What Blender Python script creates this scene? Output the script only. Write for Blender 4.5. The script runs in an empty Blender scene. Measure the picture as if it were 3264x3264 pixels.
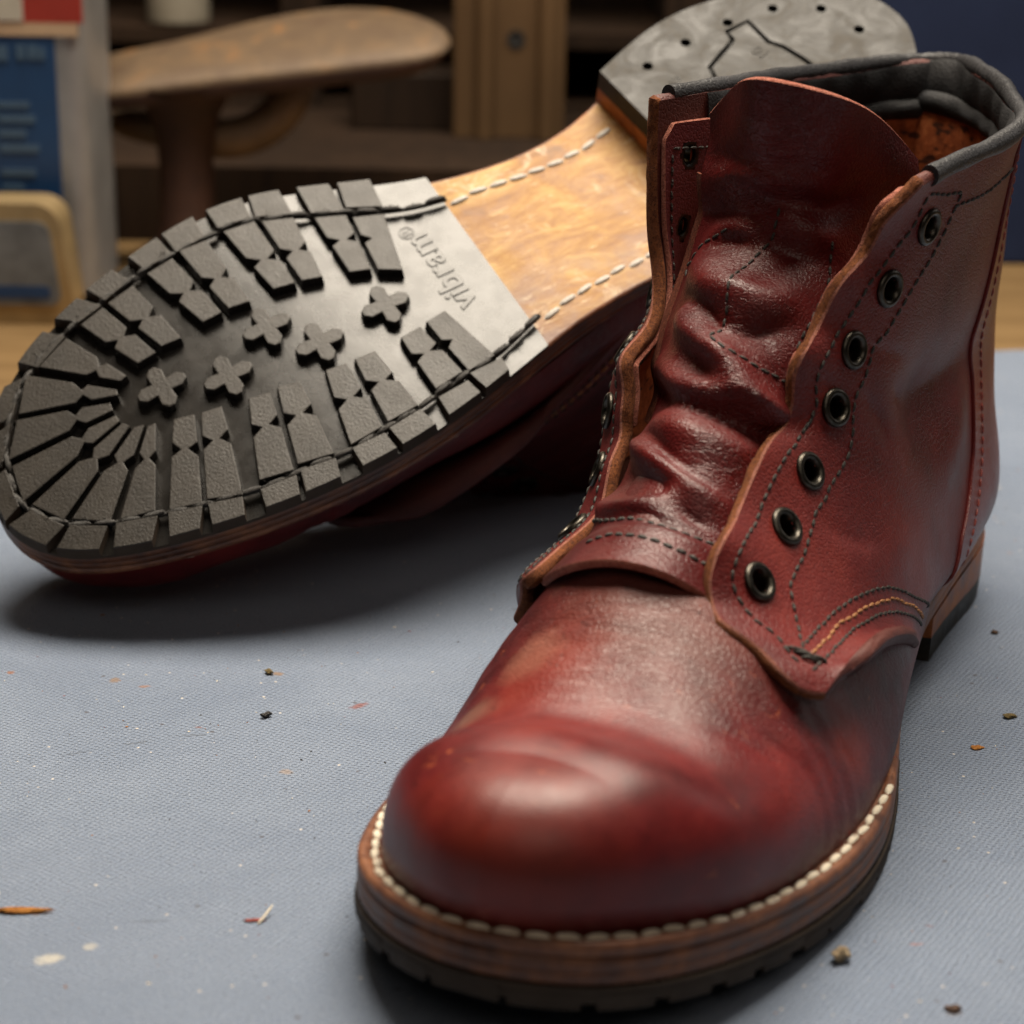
import bpy, bmesh, math, random
import numpy as np
from mathutils import Matrix, Vector, Euler
random.seed(7); rng = np.random.default_rng(11)
sc = bpy.context.scene
COL = sc.collection
MM = 0.001
# ---------------------------------------------------------------- camera
cam_d = bpy.data.cameras.new('camera'); cam = bpy.data.objects.new('camera', cam_d); COL.objects.link(cam); sc.camera = cam
PITCH, ROLL, CAMH = 0.3373, 0.0159, 218.795
_c, _s = math.cos(PITCH), math.sin(PITCH)
fw = Vector((0, _c, -_s)); up = Vector((0, _s, _c)); rt = Vector((1, 0, 0))
rt, up = math.cos(ROLL) * rt + math.sin(ROLL) * up, -math.sin(ROLL) * rt + math.cos(ROLL) * up
m = Matrix.Identity(4)
for i in range(3):
    m[i][0], m[i][1], m[i][2] = rt[i], up[i], -fw[i]
m[2][3] = CAMH * MM
cam.matrix_world = m
cam_d.sensor_fit = 'HORIZONTAL'; cam_d.sensor_width = 36; cam_d.lens = 6933.3 / 3264 * 36
cam_d.clip_start = .01; cam_d.clip_end = 60
cam_d.dof.use_dof = True; cam_d.dof.focus_distance = .505; cam_d.dof.aperture_fstop = 15.0; cam_d.dof.aperture_blades = 0
# ---------------------------------------------------------------- light
world = bpy.data.worlds.new('World'); sc.world = world; world.use_nodes = True
bg = world.node_tree.nodes['Background']; bg.inputs[0].default_value = (1, .85, .68, 1); bg.inputs[1].default_value = .012
def area(name, loc, target, size, power, color, size_y=None):
    d = bpy.data.lights.new(name, 'AREA'); d.shape = 'ELLIPSE'; d.size = size; d.size_y = size_y or size; d.energy = power; d.color = color
    o = bpy.data.objects.new(name, d); COL.objects.link(o); o.location = Vector(loc)
    o.rotation_euler = (Vector(target) - Vector(loc)).to_track_quat('-Z', 'Y').to_euler(); return o
area('softbox', (.08, .75, 1.0), (.04, .54, .03), .86, 33.0, (1, .89, .74), .62)
area('front_fill', (.10, -.45, 1.0), (.05, .45, .06), 1.0, 2.3, (1, .86, .72), .7)
area('background_fill', (-.30, .80, .70), (-.08, 1.0, .05), .25, .45, (1, .68, .38))  # unseen warm lamp added to lift the background
area('side_fill', (1.0, 1.0, .5), (.09, .60, .10), .4, .7, (1, .92, .86))  # unseen light added for the sheen on the shaft's right side
sc.view_settings.view_transform = 'Standard'; sc.view_settings.look = 'None'; sc.view_settings.exposure = 0; sc.view_settings.gamma = 1
sc.view_settings.use_curve_mapping = False
sc.cycles.max_bounces = 6; sc.cycles.diffuse_bounces = 3; sc.cycles.glossy_bounces = 3; sc.cycles.use_denoising = True
# ---------------------------------------------------------------- materials
class NT:
    def __init__(s, name):
        s.m = bpy.data.materials.new(name); s.m.use_nodes = True; s.t = s.m.node_tree; s.n = s.t.nodes; s.l = s.t.links
        s.b = s.n['Principled BSDF']; s.tc = s.n.new('ShaderNodeTexCoord')
    def node(s, ty, **kw):
        n = s.n.new(ty)
        for k, v in kw.items(): setattr(n, k, v)
        return n
    def link(s, a, b): s.l.new(a, b)
    def coord(s, scale=(1, 1, 1), rot=(0, 0, 0), loc=(0, 0, 0)):
        mp = s.node('ShaderNodeMapping'); mp.inputs['Scale'].default_value = scale; mp.inputs['Rotation'].default_value = rot; mp.inputs['Location'].default_value = loc
        s.link(s.tc.outputs['Object'], mp.inputs['Vector']); return mp.outputs['Vector']
    def noise(s, scale, detail=3, rough=.5, vec=None, dist=0):
        n = s.node('ShaderNodeTexNoise'); n.inputs['Scale'].default_value = scale; n.inputs['Detail'].default_value = detail; n.inputs['Roughness'].default_value = rough; n.inputs['Distortion'].default_value = dist
        s.link(vec if vec is not None else s.tc.outputs['Object'], n.inputs['Vector']); return n.outputs['Fac']
    def voro(s, scale, feature='F1', vec=None, out='Distance', rand=1.0):
        n = s.node('ShaderNodeTexVoronoi', feature=feature); n.inputs['Scale'].default_value = scale; n.inputs['Randomness'].default_value = rand
        s.link(vec if vec is not None else s.tc.outputs['Object'], n.inputs['Vector']); return n.outputs[out]
    def ramp(s, fac, stops):
        r = s.node('ShaderNodeValToRGB'); e = r.color_ramp.elements
        while len(e) < len(stops): e.new(.5)
        for q, (p, c) in zip(e, stops):
            q.position = p; q.color = (*c, 1) if isinstance(c, tuple) else (c, c, c, 1)
        s.link(fac, r.inputs['Fac']); return r.outputs['Color']
    def mix(s, fac, a, b, mode='MIX'):
        n = s.node('ShaderNodeMix', data_type='RGBA', blend_type=mode)
        for sock, v in ((n.inputs[0], fac), (n.inputs[6], a), (n.inputs[7], b)):
            if hasattr(v, 'is_output'): s.link(v, sock)
            elif isinstance(v, tuple): sock.default_value = (*v, 1)
            else: sock.default_value = v
        return n.outputs[2]
    def math(s, op, a, b=None, c=None):
        n = s.node('ShaderNodeMath', operation=op)
        for i, v in enumerate((a, b, c)):
            if v is None: continue
            if hasattr(v, 'is_output'): s.link(v, n.inputs[i])
            else: n.inputs[i].default_value = v
        return n.outputs[0]
    def bump(s, h, strength, dist, prev=None):
        n = s.node('ShaderNodeBump'); n.inputs['Strength'].default_value = strength; n.inputs['Distance'].default_value = dist
        s.link(h, n.inputs['Height'])
        if prev is not None: s.link(prev, n.inputs['Normal'])
        return n.outputs['Normal']
    def set(s, color=None, rough=None, metal=None, normal=None, spec=None, coat=None, coat_rough=None, sheen=None):
        for k, v in (('Base Color', color), ('Roughness', rough), ('Metallic', metal), ('Normal', normal), ('Specular IOR Level', spec), ('Coat Weight', coat), ('Coat Roughness', coat_rough), ('Sheen Weight', sheen)):
            if v is None: continue
            if hasattr(v, 'is_output'): s.link(v, s.b.inputs[k])
            elif isinstance(v, tuple): s.b.inputs[k].default_value = (*v, 1)
            else: s.b.inputs[k].default_value = v
        return s.m
    def sep(s):
        n = s.node('ShaderNodeSeparateXYZ'); s.link(s.tc.outputs['Object'], n.inputs[0]); return n.outputs

def leather(name, dark, mid, light, rough=.4, grain=1.0, creases=0.0, scuffs=0.0, spec=.34, patches=(), smooth_toe=False):
    t = NT(name)
    lo = t.noise(26, 4, .55); hi = t.noise(160, 5, .6)
    f = t.math('ADD', t.math('MULTIPLY', lo, .75), t.math('MULTIPLY', hi, .25))
    c = t.ramp(f, [(.34, dark), (.5, mid), (.66, light)])
    fine = t.noise(900, 3, .6)
    c = t.mix(t.math('MULTIPLY', t.ramp(fine, [(.45, 0.0), (.62, 1.0)]), .22), c, dark)
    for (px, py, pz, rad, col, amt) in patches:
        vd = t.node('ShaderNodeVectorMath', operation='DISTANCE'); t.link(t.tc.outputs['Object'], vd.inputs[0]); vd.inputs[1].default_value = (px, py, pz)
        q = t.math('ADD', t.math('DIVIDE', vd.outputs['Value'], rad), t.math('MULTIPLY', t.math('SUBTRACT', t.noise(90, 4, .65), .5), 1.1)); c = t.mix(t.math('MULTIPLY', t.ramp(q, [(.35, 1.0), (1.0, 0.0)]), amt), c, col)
    if scuffs:
        sv = t.coord((260, 90, 420)); s1 = t.noise(1.0, 5, .7, sv, .6)
        m_ = t.math('MULTIPLY', t.ramp(s1, [(.62, 0.0), (.70, 1.0)]), t.ramp(t.noise(45, 2), [(.48, 0.0), (.62, 1.0)]))
        c = t.mix(t.math('MULTIPLY', m_, scuffs), c, (.36, .085, .03))
        d1 = t.noise(520, 2, .5); d2 = t.ramp(t.noise(60, 2), [(.5, 0.0), (.6, 1.0)])
        c = t.mix(t.math('MULTIPLY', t.math('MULTIPLY', t.ramp(d1, [(.66, 0.0), (.70, 1.0)]), d2), .6 * scuffs), c, (.02, .006, .006))
    r = t.math('ADD', t.math('MULTIPLY', t.math('SUBTRACT', t.noise(60, 4, .6), .5), .22), rough)
    r = t.math('ADD', r, t.math('MULTIPLY', t.math('SUBTRACT', hi, .5), .15))
    gm = 1.0
    if smooth_toe:
        gq = t.sep(); gm = t.ramp(t.math('MULTIPLY', gq[0], 3.0), [(.715, 1.0), (.765, .16)])
    cells = t.voro(880, 'DISTANCE_TO_EDGE', t.coord((1, .8, 1))); cells2 = t.voro(1900, 'F1')
    b = t.bump(t.math('MULTIPLY', t.ramp(cells, [(0.0, 0.0), (.20, 1.0)]), gm), .34 * grain, .00024)
    b = t.bump(t.math('MULTIPLY', cells2, gm), .30 * grain, .00016, b)
    b = t.bump(t.math('MULTIPLY', t.noise(330, 4, .6), gm), .22 * grain, .0004, b)
    if creases:
        cv = t.coord((560, 70, 330)); w = t.noise(1.0, 4, .65, cv, .5)
        msk = t.ramp(t.noise(38, 2), [(.42, 0.0), (.58, 1.0)]); gx = t.sep(); msk = t.math('MULTIPLY', msk, t.ramp(t.math('MULTIPLY', gx[0], 3.0), [(.70, 1.0), (.76, 0.0)]))
        b = t.bump(t.math('MULTIPLY', t.ramp(t.math('ABSOLUTE', t.math('SUBTRACT', w, .5)), [(0.0, 0.0), (.07, 1.0)]), msk), .55 * creases, .00035, b)
    return t.set(c, r, 0.0, b, spec)

def suede(name, a, b_, rough=.9):
    t = NT(name); n = t.noise(800, 6, .75); n2 = t.noise(2600, 3, .7)
    c = t.ramp(n, [(.33, a), (.5, tuple((x + y) / 2 for x, y in zip(a, b_))), (.66, b_)])
    c = t.mix(t.ramp(n2, [(.52, 0.0), (.62, .75)]), c, tuple(x * .25 for x in a))
    nb = t.bump(n, .9, .0006); nb = t.bump(n2, .8, .0004, nb)
    return t.set(c, rough, 0.0, nb, .25)

def plain(name, col, rough=.5, metal=0.0, var=.25, vs=120, bump=0.0, bs=900, spec=.5):
    t = NT(name); n = t.noise(vs, 5, .6)
    c = t.ramp(n, [(.3, tuple(x * (1 - var) for x in col)), (.7, tuple(min(1, x * (1 + var)) for x in col))])
    nb = t.bump(t.noise(bs, 4, .6), bump, .0004) if bump else None
    return t.set(c, t.math('ADD', t.math('MULTIPLY', t.math('SUBTRACT', t.noise(vs * 1.7, 3), .5), .2), rough), metal, nb, spec)

M = {}
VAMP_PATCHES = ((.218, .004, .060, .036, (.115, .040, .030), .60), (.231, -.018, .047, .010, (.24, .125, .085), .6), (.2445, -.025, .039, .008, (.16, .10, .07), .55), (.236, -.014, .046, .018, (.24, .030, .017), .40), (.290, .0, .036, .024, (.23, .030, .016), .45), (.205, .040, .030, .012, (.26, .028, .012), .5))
OX = ((.040, .0028, .0036), (.096, .0060, .0064), (.156, .0138, .0108))
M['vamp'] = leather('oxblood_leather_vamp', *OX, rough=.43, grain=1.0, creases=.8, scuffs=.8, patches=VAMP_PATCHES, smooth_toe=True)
M['quarter'] = leather('oxblood_leather_quarter', (.046, .0040, .0042), (.098, .0078, .0072), (.145, .0160, .0115), rough=.47, grain=1.0, creases=.4)
M['tongue'] = leather('oxblood_leather_tongue', (.034, .0024, .0029), (.074, .0050, .0052), (.112, .0100, .0085), rough=.40, grain=.9, creases=.9)
M['facing'] = leather('oxblood_leather_facing', (.04, .004, .006), (.07, .007, .009), (.10, .012, .012), rough=.5, grain=.8)
M['counter'] = leather('oxblood_leather_backstay', (.07, .006, .006), (.115, .011, .0095), (.16, .020, .015), rough=.36, grain=.7)
M['edge_dark'] = leather('shaded_cut_edge', (.03, .006, .005), (.06, .012, .009), (.09, .02, .013), rough=.6)  # dark copy of the cut edge, shade under the flaps put into its colour
M['edge'] = suede('raw_cut_leather_edge', (.080, .021, .008), (.24, .078, .023))
M['edge_light'] = suede('burnished_edge_rim', (.20, .055, .035), (.36, .14, .09), .6)
M['edge_pink'] = suede('raw_cut_pink_edge', (.26, .07, .045), (.5, .2, .14))
M['gusset'] = suede('suede_gusset', (.09, .018, .008), (.16, .04, .018))
M['binding'] = leather('black_collar_leather', (.010, .010, .011), (.020, .020, .022), (.034, .034, .037), rough=.46, grain=1.1, spec=.3)
M['lining_black'] = leather('black_collar_lining', (.006, .006, .0065), (.012, .012, .013), (.02, .02, .022), rough=.6, grain=1.0, spec=.2)
def lining():
    t = NT('tan_lining'); br = t.node('ShaderNodeTexBrick'); br.inputs['Scale'].default_value = 1.0
    br.inputs['Color1'].default_value = (.9, .9, .9, 1); br.inputs['Color2'].default_value = (.7, .7, .7, 1); br.inputs['Mortar'].default_value = (0, 0, 0, 1)
    v = t.coord((170, 170, 170)); t.link(v, br.inputs['Vector'])
    n = t.noise(240, 5, .7); c = t.ramp(n, [(.3, (.10, .022, .006)), (.55, (.26, .065, .018)), (.75, (.40, .13, .04))])
    hv = t.coord((190, 190, 420)); h = t.noise(1.0, 1, .4, hv)
    c = t.mix(t.ramp(h, [(.62, 0.0), (.68, .85)]), c, (.02, .008, .005))
    return t.set(c, .85, 0.0, t.bump(n, .8, .0006), .2)
M['lining'] = lining()
def sole_leather():
    t = NT('worn_sole_leather')
    scr = t.noise(1.0, 6, .75, t.coord((110, 900, 100), (0, 0, .9)), .4); scr2 = t.noise(1.0, 6, .75, t.coord((90, 700, 100), (0, 0, -.4)), .4)
    v = t.coord((60, 190, 100), (0, 0, .5)); a = t.noise(1.0, 7, .7, v, 1.0); b = t.noise(70, 5, .65, None, .6)
    c = t.ramp(t.math('ADD', t.math('MULTIPLY', a, .6), t.math('MULTIPLY', b, .4)), [(.30, (.10, .045, .015)), (.42, (.22, .098, .024)), (.52, (.30, .155, .042)), (.64, (.41, .26, .095)), (.75, (.50, .39, .22))])
    gx = t.sep()
    edge = t.noise(45, 4, .6)
    ay = t.math('ABSOLUTE', t.math('SUBTRACT', gx[1], .004))
    m_ = t.math('MULTIPLY', t.ramp(t.math('MULTIPLY', ay, 30.0), [(.55, 0.0), (.85, 1.0)]), t.ramp(edge, [(.40, 0.0), (.60, 1.0)]))
    c = t.mix(t.math('MULTIPLY', m_, .8), c, (.22, .15, .13))
    sp = t.noise(500, 4, .7); c = t.mix(t.ramp(sp, [(.66, 0.0), (.74, .6)]), c, (.12, .05, .02))
    c = t.mix(t.ramp(scr, [(.60, 0.0), (.68, .55)]), c, (.70, .54, .34)); c = t.mix(t.ramp(scr2, [(.61, 0.0), (.69, .6)]), c, (.20, .085, .03))
    blot = t.noise(38, 6, .75, None, 1.0); c = t.mix(t.ramp(blot, [(.54, 0.0), (.66, .6)]), c, (.22, .105, .045)); c = t.mix(t.ramp(t.noise(52, 6, .75, t.coord((1, 1, 1), (0, 0, 0), (.2, .1, 0)), 1.0), [(.54, 0.0), (.66, .65)]), c, (.58, .48, .34))
    nb = t.bump(a, .5, .0006); nb = t.bump(scr, .4, .0004, nb); nb = t.bump(t.noise(700, 4, .7), .4, .0003, nb)
    return t.set(c, t.ramp(b, [(.3, .42), (.7, .65)]), 0.0, nb, .32)
M['sole_leather'] = sole_leather()
def edge_leather(name, a, b_, c_, lay=900, seat=1):
    t = NT(name); v = t.coord((120, 120, lay * .6)); n = t.noise(1.0, 5, .65, v, .5); n2 = t.noise(150, 6, .7)
    f = t.math('ADD', t.math('MULTIPLY', n, .16), t.math('MULTIPLY', n2, .84))
    c = t.ramp(f, [(.36, a), (.5, b_), (.62, c_)])
    if seat:
        g = t.sep(); xr = t.math('ADD', t.math('MULTIPLY', g[0], 5.0), .25 if seat > 0 else 1.0); c = t.mix(t.ramp(xr, [(.60, 1.0), (.80, 0.0)]), c, t.ramp(f, [(.36, (.10, .026, .007)), (.5, (.26, .075, .018)), (.62, (.40, .135, .032))]))
    nb = t.bump(n, .5, .0005); nb = t.bump(t.noise(900, 3), .3, .0002, nb)
    return t.set(c, t.ramp(n2, [(.3, .40), (.7, .65)]), 0.0, nb, .5)
M['midsole'] = edge_leather('midsole_edge', (.042, .0135, .0065), (.100, .033, .0125), (.165, .058, .020))
M['welt'] = edge_leather('welt_leather', (.055, .018, .009), (.125, .043, .018), (.21, .080, .032), 500)
M['heel_stack'] = edge_leather('heel_stack_leather', (.10, .026, .007), (.27, .078, .019), (.42, .14, .034), 420, 0)
def rubber(name, col, rough, grain, spec=.5):
    t = NT(name); n = t.noise(90, 4, .6)
    c = t.ramp(n, [(.3, tuple(x * .75 for x in col)), (.7, tuple(x * 1.3 for x in col))])
    dust = t.noise(2300, 2, .6)
    c = t.mix(t.math('MULTIPLY', t.ramp(dust, [(.60, 0.0), (.72, 1.0)]), .35 * (1 if grain > .3 else .15)), c, (.09, .08, .07))
    nb = t.bump(t.noise(1500, 3, .6), .7 * grain, .0003)
    nb = t.bump(t.noise(60, 2, .5), .06, .002, nb)
    return t.set(c, t.math('ADD', t.math('MULTIPLY', t.math('SUBTRACT', t.noise(130, 4, .6), .5), .25), rough), 0.0, nb, spec)
M['lug'] = rubber('black_rubber_lug', (.0170, .0138, .0106), .48, .8, .42)
M['rubber'] = rubber('glossy_black_rubber', (.0105, .0092, .0080), .27, .12, .42)
M['rubber_side'] = rubber('dusty_rubber_sidewall', (.034, .0225, .0145), .72, .5, .22)
M['text'] = rubber('glossy_rubber_lettering', (.016, .015, .014), .36, .1, .5)
def heelrub():
    t = NT('worn_heel_rubber'); a = t.voro(150, 'F1', t.coord((1, 1, .2)), 'Color'); n = t.noise(80, 5, .65, None, 1.2); n3 = t.noise(420, 4, .7)
    f = t.math('ADD', t.math('MULTIPLY', n, .7), t.math('MULTIPLY', n3, .3))
    c = t.ramp(f, [(.34, (.007, .006, .005)), (.50, (.017, .0150, .0120)), (.66, (.047, .040, .031))])
    nb = t.bump(n3, .4, .0004); nb = t.bump(t.noise(1800, 3), .3, .0002, nb)
    return t.set(c, t.ramp(n, [(.35, .44), (.65, .70)]), 0.0, nb, .30)
M['heel_rubber'] = heelrub()
M['hole'] = plain('dark_hole', (.004, .0035, .003), .8, var=.1)
def thread(name, a, b_, rough=.6):
    t = NT(name); n = t.noise(2600, 4, .7); w = t.node('ShaderNodeTexWave', wave_type='BANDS', bands_direction='DIAGONAL'); w.inputs['Scale'].default_value = 900; w.inputs['Distortion'].default_value = 2
    t.link(t.tc.outputs['Object'], w.inputs['Vector'])
    return t.set(t.ramp(n, [(.35, a), (.65, b_)]), rough, 0.0, t.bump(w.outputs['Fac'], .6, .0002), .4)
M['thread'] = thread('dark_thread', (.010, .009, .0075), (.034, .029, .023))
M['thread_black'] = thread('waxed_black_thread', (.008, .007, .0065), (.03, .027, .024), .5)
M['thread_yellow'] = thread('yellow_thread', (.20, .075, .024), (.36, .165, .06))
M['thread_white'] = thread('white_welt_thread', (.50, .42, .30), (.80, .74, .62))
M['thread_grey'] = thread('grey_sole_thread', (.22, .20, .18), (.62, .58, .52))
M['thread_red'] = thread('red_thread', (.12, .018, .014), (.28, .05, .035))
M['eyelet'] = plain('gunmetal_eyelet', (.055, .050, .042), .36, 1.0, .4, 600, .15, 2500)
M['eyelet_back'] = plain('black_eyelet_back', (.02, .018, .016), .35, .8, .4, 600, .2, 2500)
# ---------------------------------------------------------------- shape data (mm, boot space)
def cspl(t,ts,P):
    """natural cubic spline through P (n,k) at params ts"""
    ts=np.asarray(ts,float);P=np.asarray(P,float);one=P.ndim==1
    if one:P=P[:,None]
    n=len(ts);h=np.diff(ts);M=np.zeros((n,n));r=np.zeros((n,P.shape[1]));M[0,0]=M[-1,-1]=1
    for i in range(1,n-1):
        M[i,i-1]=h[i-1];M[i,i]=2*(h[i-1]+h[i]);M[i,i+1]=h[i]
        r[i]=6*((P[i+1]-P[i])/h[i]-(P[i]-P[i-1])/h[i-1])
    m=np.linalg.solve(M,r);t=np.atleast_1d(np.asarray(t,float));i=np.clip(np.searchsorted(ts,t,side='right')-1,0,n-2)
    d=(t-ts[i])[:,None];H=h[i][:,None]
    o=P[i]+d*((P[i+1]-P[i])/H-H*(2*m[i]+m[i+1])/6)+d*d*m[i]/2+d**3*(m[i+1]-m[i])/(6*H)
    return o[:,0] if one else o
def alen(P):
    P=np.asarray(P,float);return np.r_[0,np.cumsum(np.linalg.norm(np.diff(P,axis=0),axis=1))]
def curve(P,n=None,t=None):
    """arc-length spline through points"""
    s=alen(P);s/=s[-1]
    return cspl(np.linspace(0,1,n) if t is None else t,s,P)
def sm(a,b,x):
    t=np.clip((np.asarray(x,float)-a)/(b-a),0,1);return t*t*(3-2*t)
def interp(x,tab):
    tab=np.asarray(tab,float);o=np.argsort(tab[:,0]);return np.interp(x,tab[o,0],tab[o,1])
def sinterp(x,tab):
    tab=np.asarray(sorted(tab),float);return cspl(np.clip(x,tab[0,0],tab[-1,0]),tab[:,0],tab[:,1])
# ---- vamp: dome from the feather line up to a ridge
FOOT=[(105,33),(130,37),(150,40.3),(170,43.5),(195,45.3),(206,45.3),(224,43.8),(240,41.4),(252,38.5),(264,34.3),(273,29.6),(284,22),(291.5,14.5),(295.5,7),(296.8,0),(295.5,-8),(290.5,-16.7),(280,-27),(265,-35.3),(250,-40.6),(235,-43.3),(215,-44.5),(195,-41),(180,-35.5),(165,-29),(150,-24.5),(130,-22),(105,-23.5)]
NMED=[(105,1.7),(180,1.55),(215,1.5),(235,1.5),(250,1.75),(268,2.5),(297,3.1)]
BMED=[(105,4),(150,4),(180,1.5),(210,-1.0),(235,-1.5),(250,-1),(270,0),(297,2.4)]
RIDGE=[(105,-3,104),(140,-4,99),(165,-5,86),(185,-5,76),(200,-5,69),(213,-4,63.5),(225,-2.5,57.6),(239,-.8,51.4),(247,0,48.2),(253.5,.6,46.9),(262,1.2,49.4),(269,1.5,50.8),(276,1.5,50)]
TS=13.7
def zspring(x): return TS*np.clip((np.asarray(x,float)/300-.62)/.38,0,None)**2
def vamp_grid(ns=150,nt=48,foot=FOOT,ridge=RIDGE,bul=1.0):
    """sections from the lateral feather line over the ridge to the medial feather line"""
    f=np.array(foot,float);D_=curve(f,2400);it=D_[:,0].argmax()
    lat=D_[:it+1];med=D_[it:][::-1];x0,x1=105.0,D_[it,0]
    q=np.linspace(0,1,ns);xs=x0+(x1-x0)*(.45*q+.55*np.sin(q*np.pi/2))
    halves=[]
    for H in (lat,med):
        o=np.argsort(H[:,0]);B=np.c_[xs,np.interp(xs,H[o,0],H[o,1])];B[-1]=D_[it]
        T=np.gradient(B,axis=0);N=np.c_[T[:,1],-T[:,0]];N/=np.linalg.norm(N,axis=1)[:,None]+1e-9
        if N[ns//3,1]*B[ns//3,1]<0:N=-N
        N[-1]=(1,0)
        halves.append(_vamp_half(B,N,np.array(ridge,float),nt,bul))
    return np.concatenate([halves[0],halves[1][:,-2::-1]],axis=1),D_
def _vamp_half(B,N,r,nt,bul):
    ns=len(B);zB=13.2+zspring(B[:,0])
    xr=B[:,0]-4*sm(180,260,B[:,0]);xr=np.minimum(xr,r[-1,0])
    ry=sinterp(xr,[(a,b) for a,b,c in r]);rz=sinterp(xr,[(a,c) for a,b,c in r])
    a=np.linspace(0,np.pi/2,nt)
    n=1.5+.5*sm(188,238,B[:,0])+1.15*sm(232,268,B[:,0])
    side=sm(2,-14,B[:,1]);n=n*(1-side)+side*sinterp(B[:,0],NMED)
    G=np.zeros((ns,nt,3))
    for j in range(nt):
        c=np.maximum(np.cos(a[j]),0)**(2/n);s=np.sin(a[j])**(2/n)
        if j==nt-1: c=0*c
        G[:,j,0]=xr+(B[:,0]-xr)*c;G[:,j,1]=ry+(B[:,1]-ry)*c;G[:,j,2]=zB+(rz-zB)*s
    hgt=G[:,:,2]-zB[:,None]
    bx=sinterp(B[:,0],[(105,4),(150,2),(180,1.2),(210,.8),(235,1.2),(255,2.4),(275,2.6),(297,2.6)])
    bx=bx*(1-side)+side*sinterp(B[:,0],BMED);bx=np.where(B[:,0]>225,bx*bul,bx) if bul<1 else bx
    k=np.exp(-((hgt-12)/13.)**2)-np.exp(-(12/13.)**2)*np.clip(1-hgt/6,0,1)
    G[:,:,:2]+=(bx[:,None]*k)[...,None]*N[:,None,:]
    return G
# ---- quarters and tongue: rows of control points, collar first
BACK=[(139,-4,4),(120,0,2),(105,2,1),(88,3,0),(72,2.5,0),(56,1,0),(40,.5,0),(27,2,0),(22.5,3,0)]
def bk(z): 
    t=sorted(BACK);zz=[a for a,b,c in t];return (float(np.interp(z,zz,[b for a,b,c in t])),float(np.interp(z,zz,[c for a,b,c in t])),z)
LAT=[
 [(142,34,132),(134,36,133),(120,39.5,134.2),(101,44,135.5),(87,46,137.5),(68,41.5,138.5),(40,32,140),(14,21,140),(0,13,139.5),(-4,4,139)],
 [(145.5,28,124.5),(132,33,124),(108,39.5,124.5),(82,42,126),(60,39,127),(30,30,127),(10,18,127),(-1.5,3.2,127)],
 [(146.5,25,118),(134,31,116),(110,36.5,114),(84,39.5,113.5),(58,38,113.5),(28,30,114),(8,15,114),(1,1.5,114)],
 [(153,20.5,112),(140,28,108),(114,34.5,103.5),(84,38,101),(55,37,100.5),(26,30,100),(7,14,100),(2.3,.6,100)],
 [(158,17.5,102.5),(146,25,98),(122,32.5,92),(90,36,88.5),(57,36.2,87.5),(26,29.5,87),(7,13,87),(3,0,87)],
 [(165.5,15,92),(154,23,87),(130,31,80),(98,34.8,75.5),(62,35.6,73.5),(28,31.3,72),(7,14,72),(2.5,0,72)],
 [(175,13.5,82),(165,21,76.5),(143,31,69),(108,36,62),(70,37,59.5),(32,33.6,58),(8,16,57),(1,0,57)],
 [(194,12,71.5),(185,20.5,65),(164,32,56),(125,37.8,48.5),(80,38.6,45),(36,37.3,43),(8.5,18.5,41),(.5,0,41)],
 [(209,11.2,65),(200,22,57.5),(182,33.5,49.5),(150,39.5,40),(102,39.5,33),(42,38.5,31),(10,23,30),(1.5,0,30)],
 [(213.5,15,57.8),(205,27.5,51.5),(187,37,46),(155,40.6,37.5),(104,39.0,28),(45,37.4,28),(11,24,26.5),(2.3,0,26.5)],
 [(218.5,26,51),(210,34.8,48),(192,39.7,46.5),(158,41.6,37),(106,36.8,25.5),(45,36.0,25),(11.3,24.3,24),(2.8,0,24)],
 [(217,38,45),(207,40,48),(193,41,48),(172,42,42.5),(150,42.0,32.5),(132,39.6,23.5),(106,34.6,22),(75,33.4,22.5),(45,34.8,22.5),(11.6,24.6,22.5),(3,0,22.5)],
]
LATEDGE=[(142,34,132),(145,30,127),(146,28,124.6),(146,25,118),(153,21,112),(158,17.5,102.5),(164,16.5,98.6),(166,15,93),(166,15,88),(167,14.5,84),(175,13.5,82),(182,13,79),(194,12,71.5),(201,12,69.5),(206,11.5,68),(209,11,65),(212,11.5,61),(214,13,58),(218,16,56),(218,20,54),(218.5,25,51.2),(221,30,49),(220,34.5,46),(217,38,45)]
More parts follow.
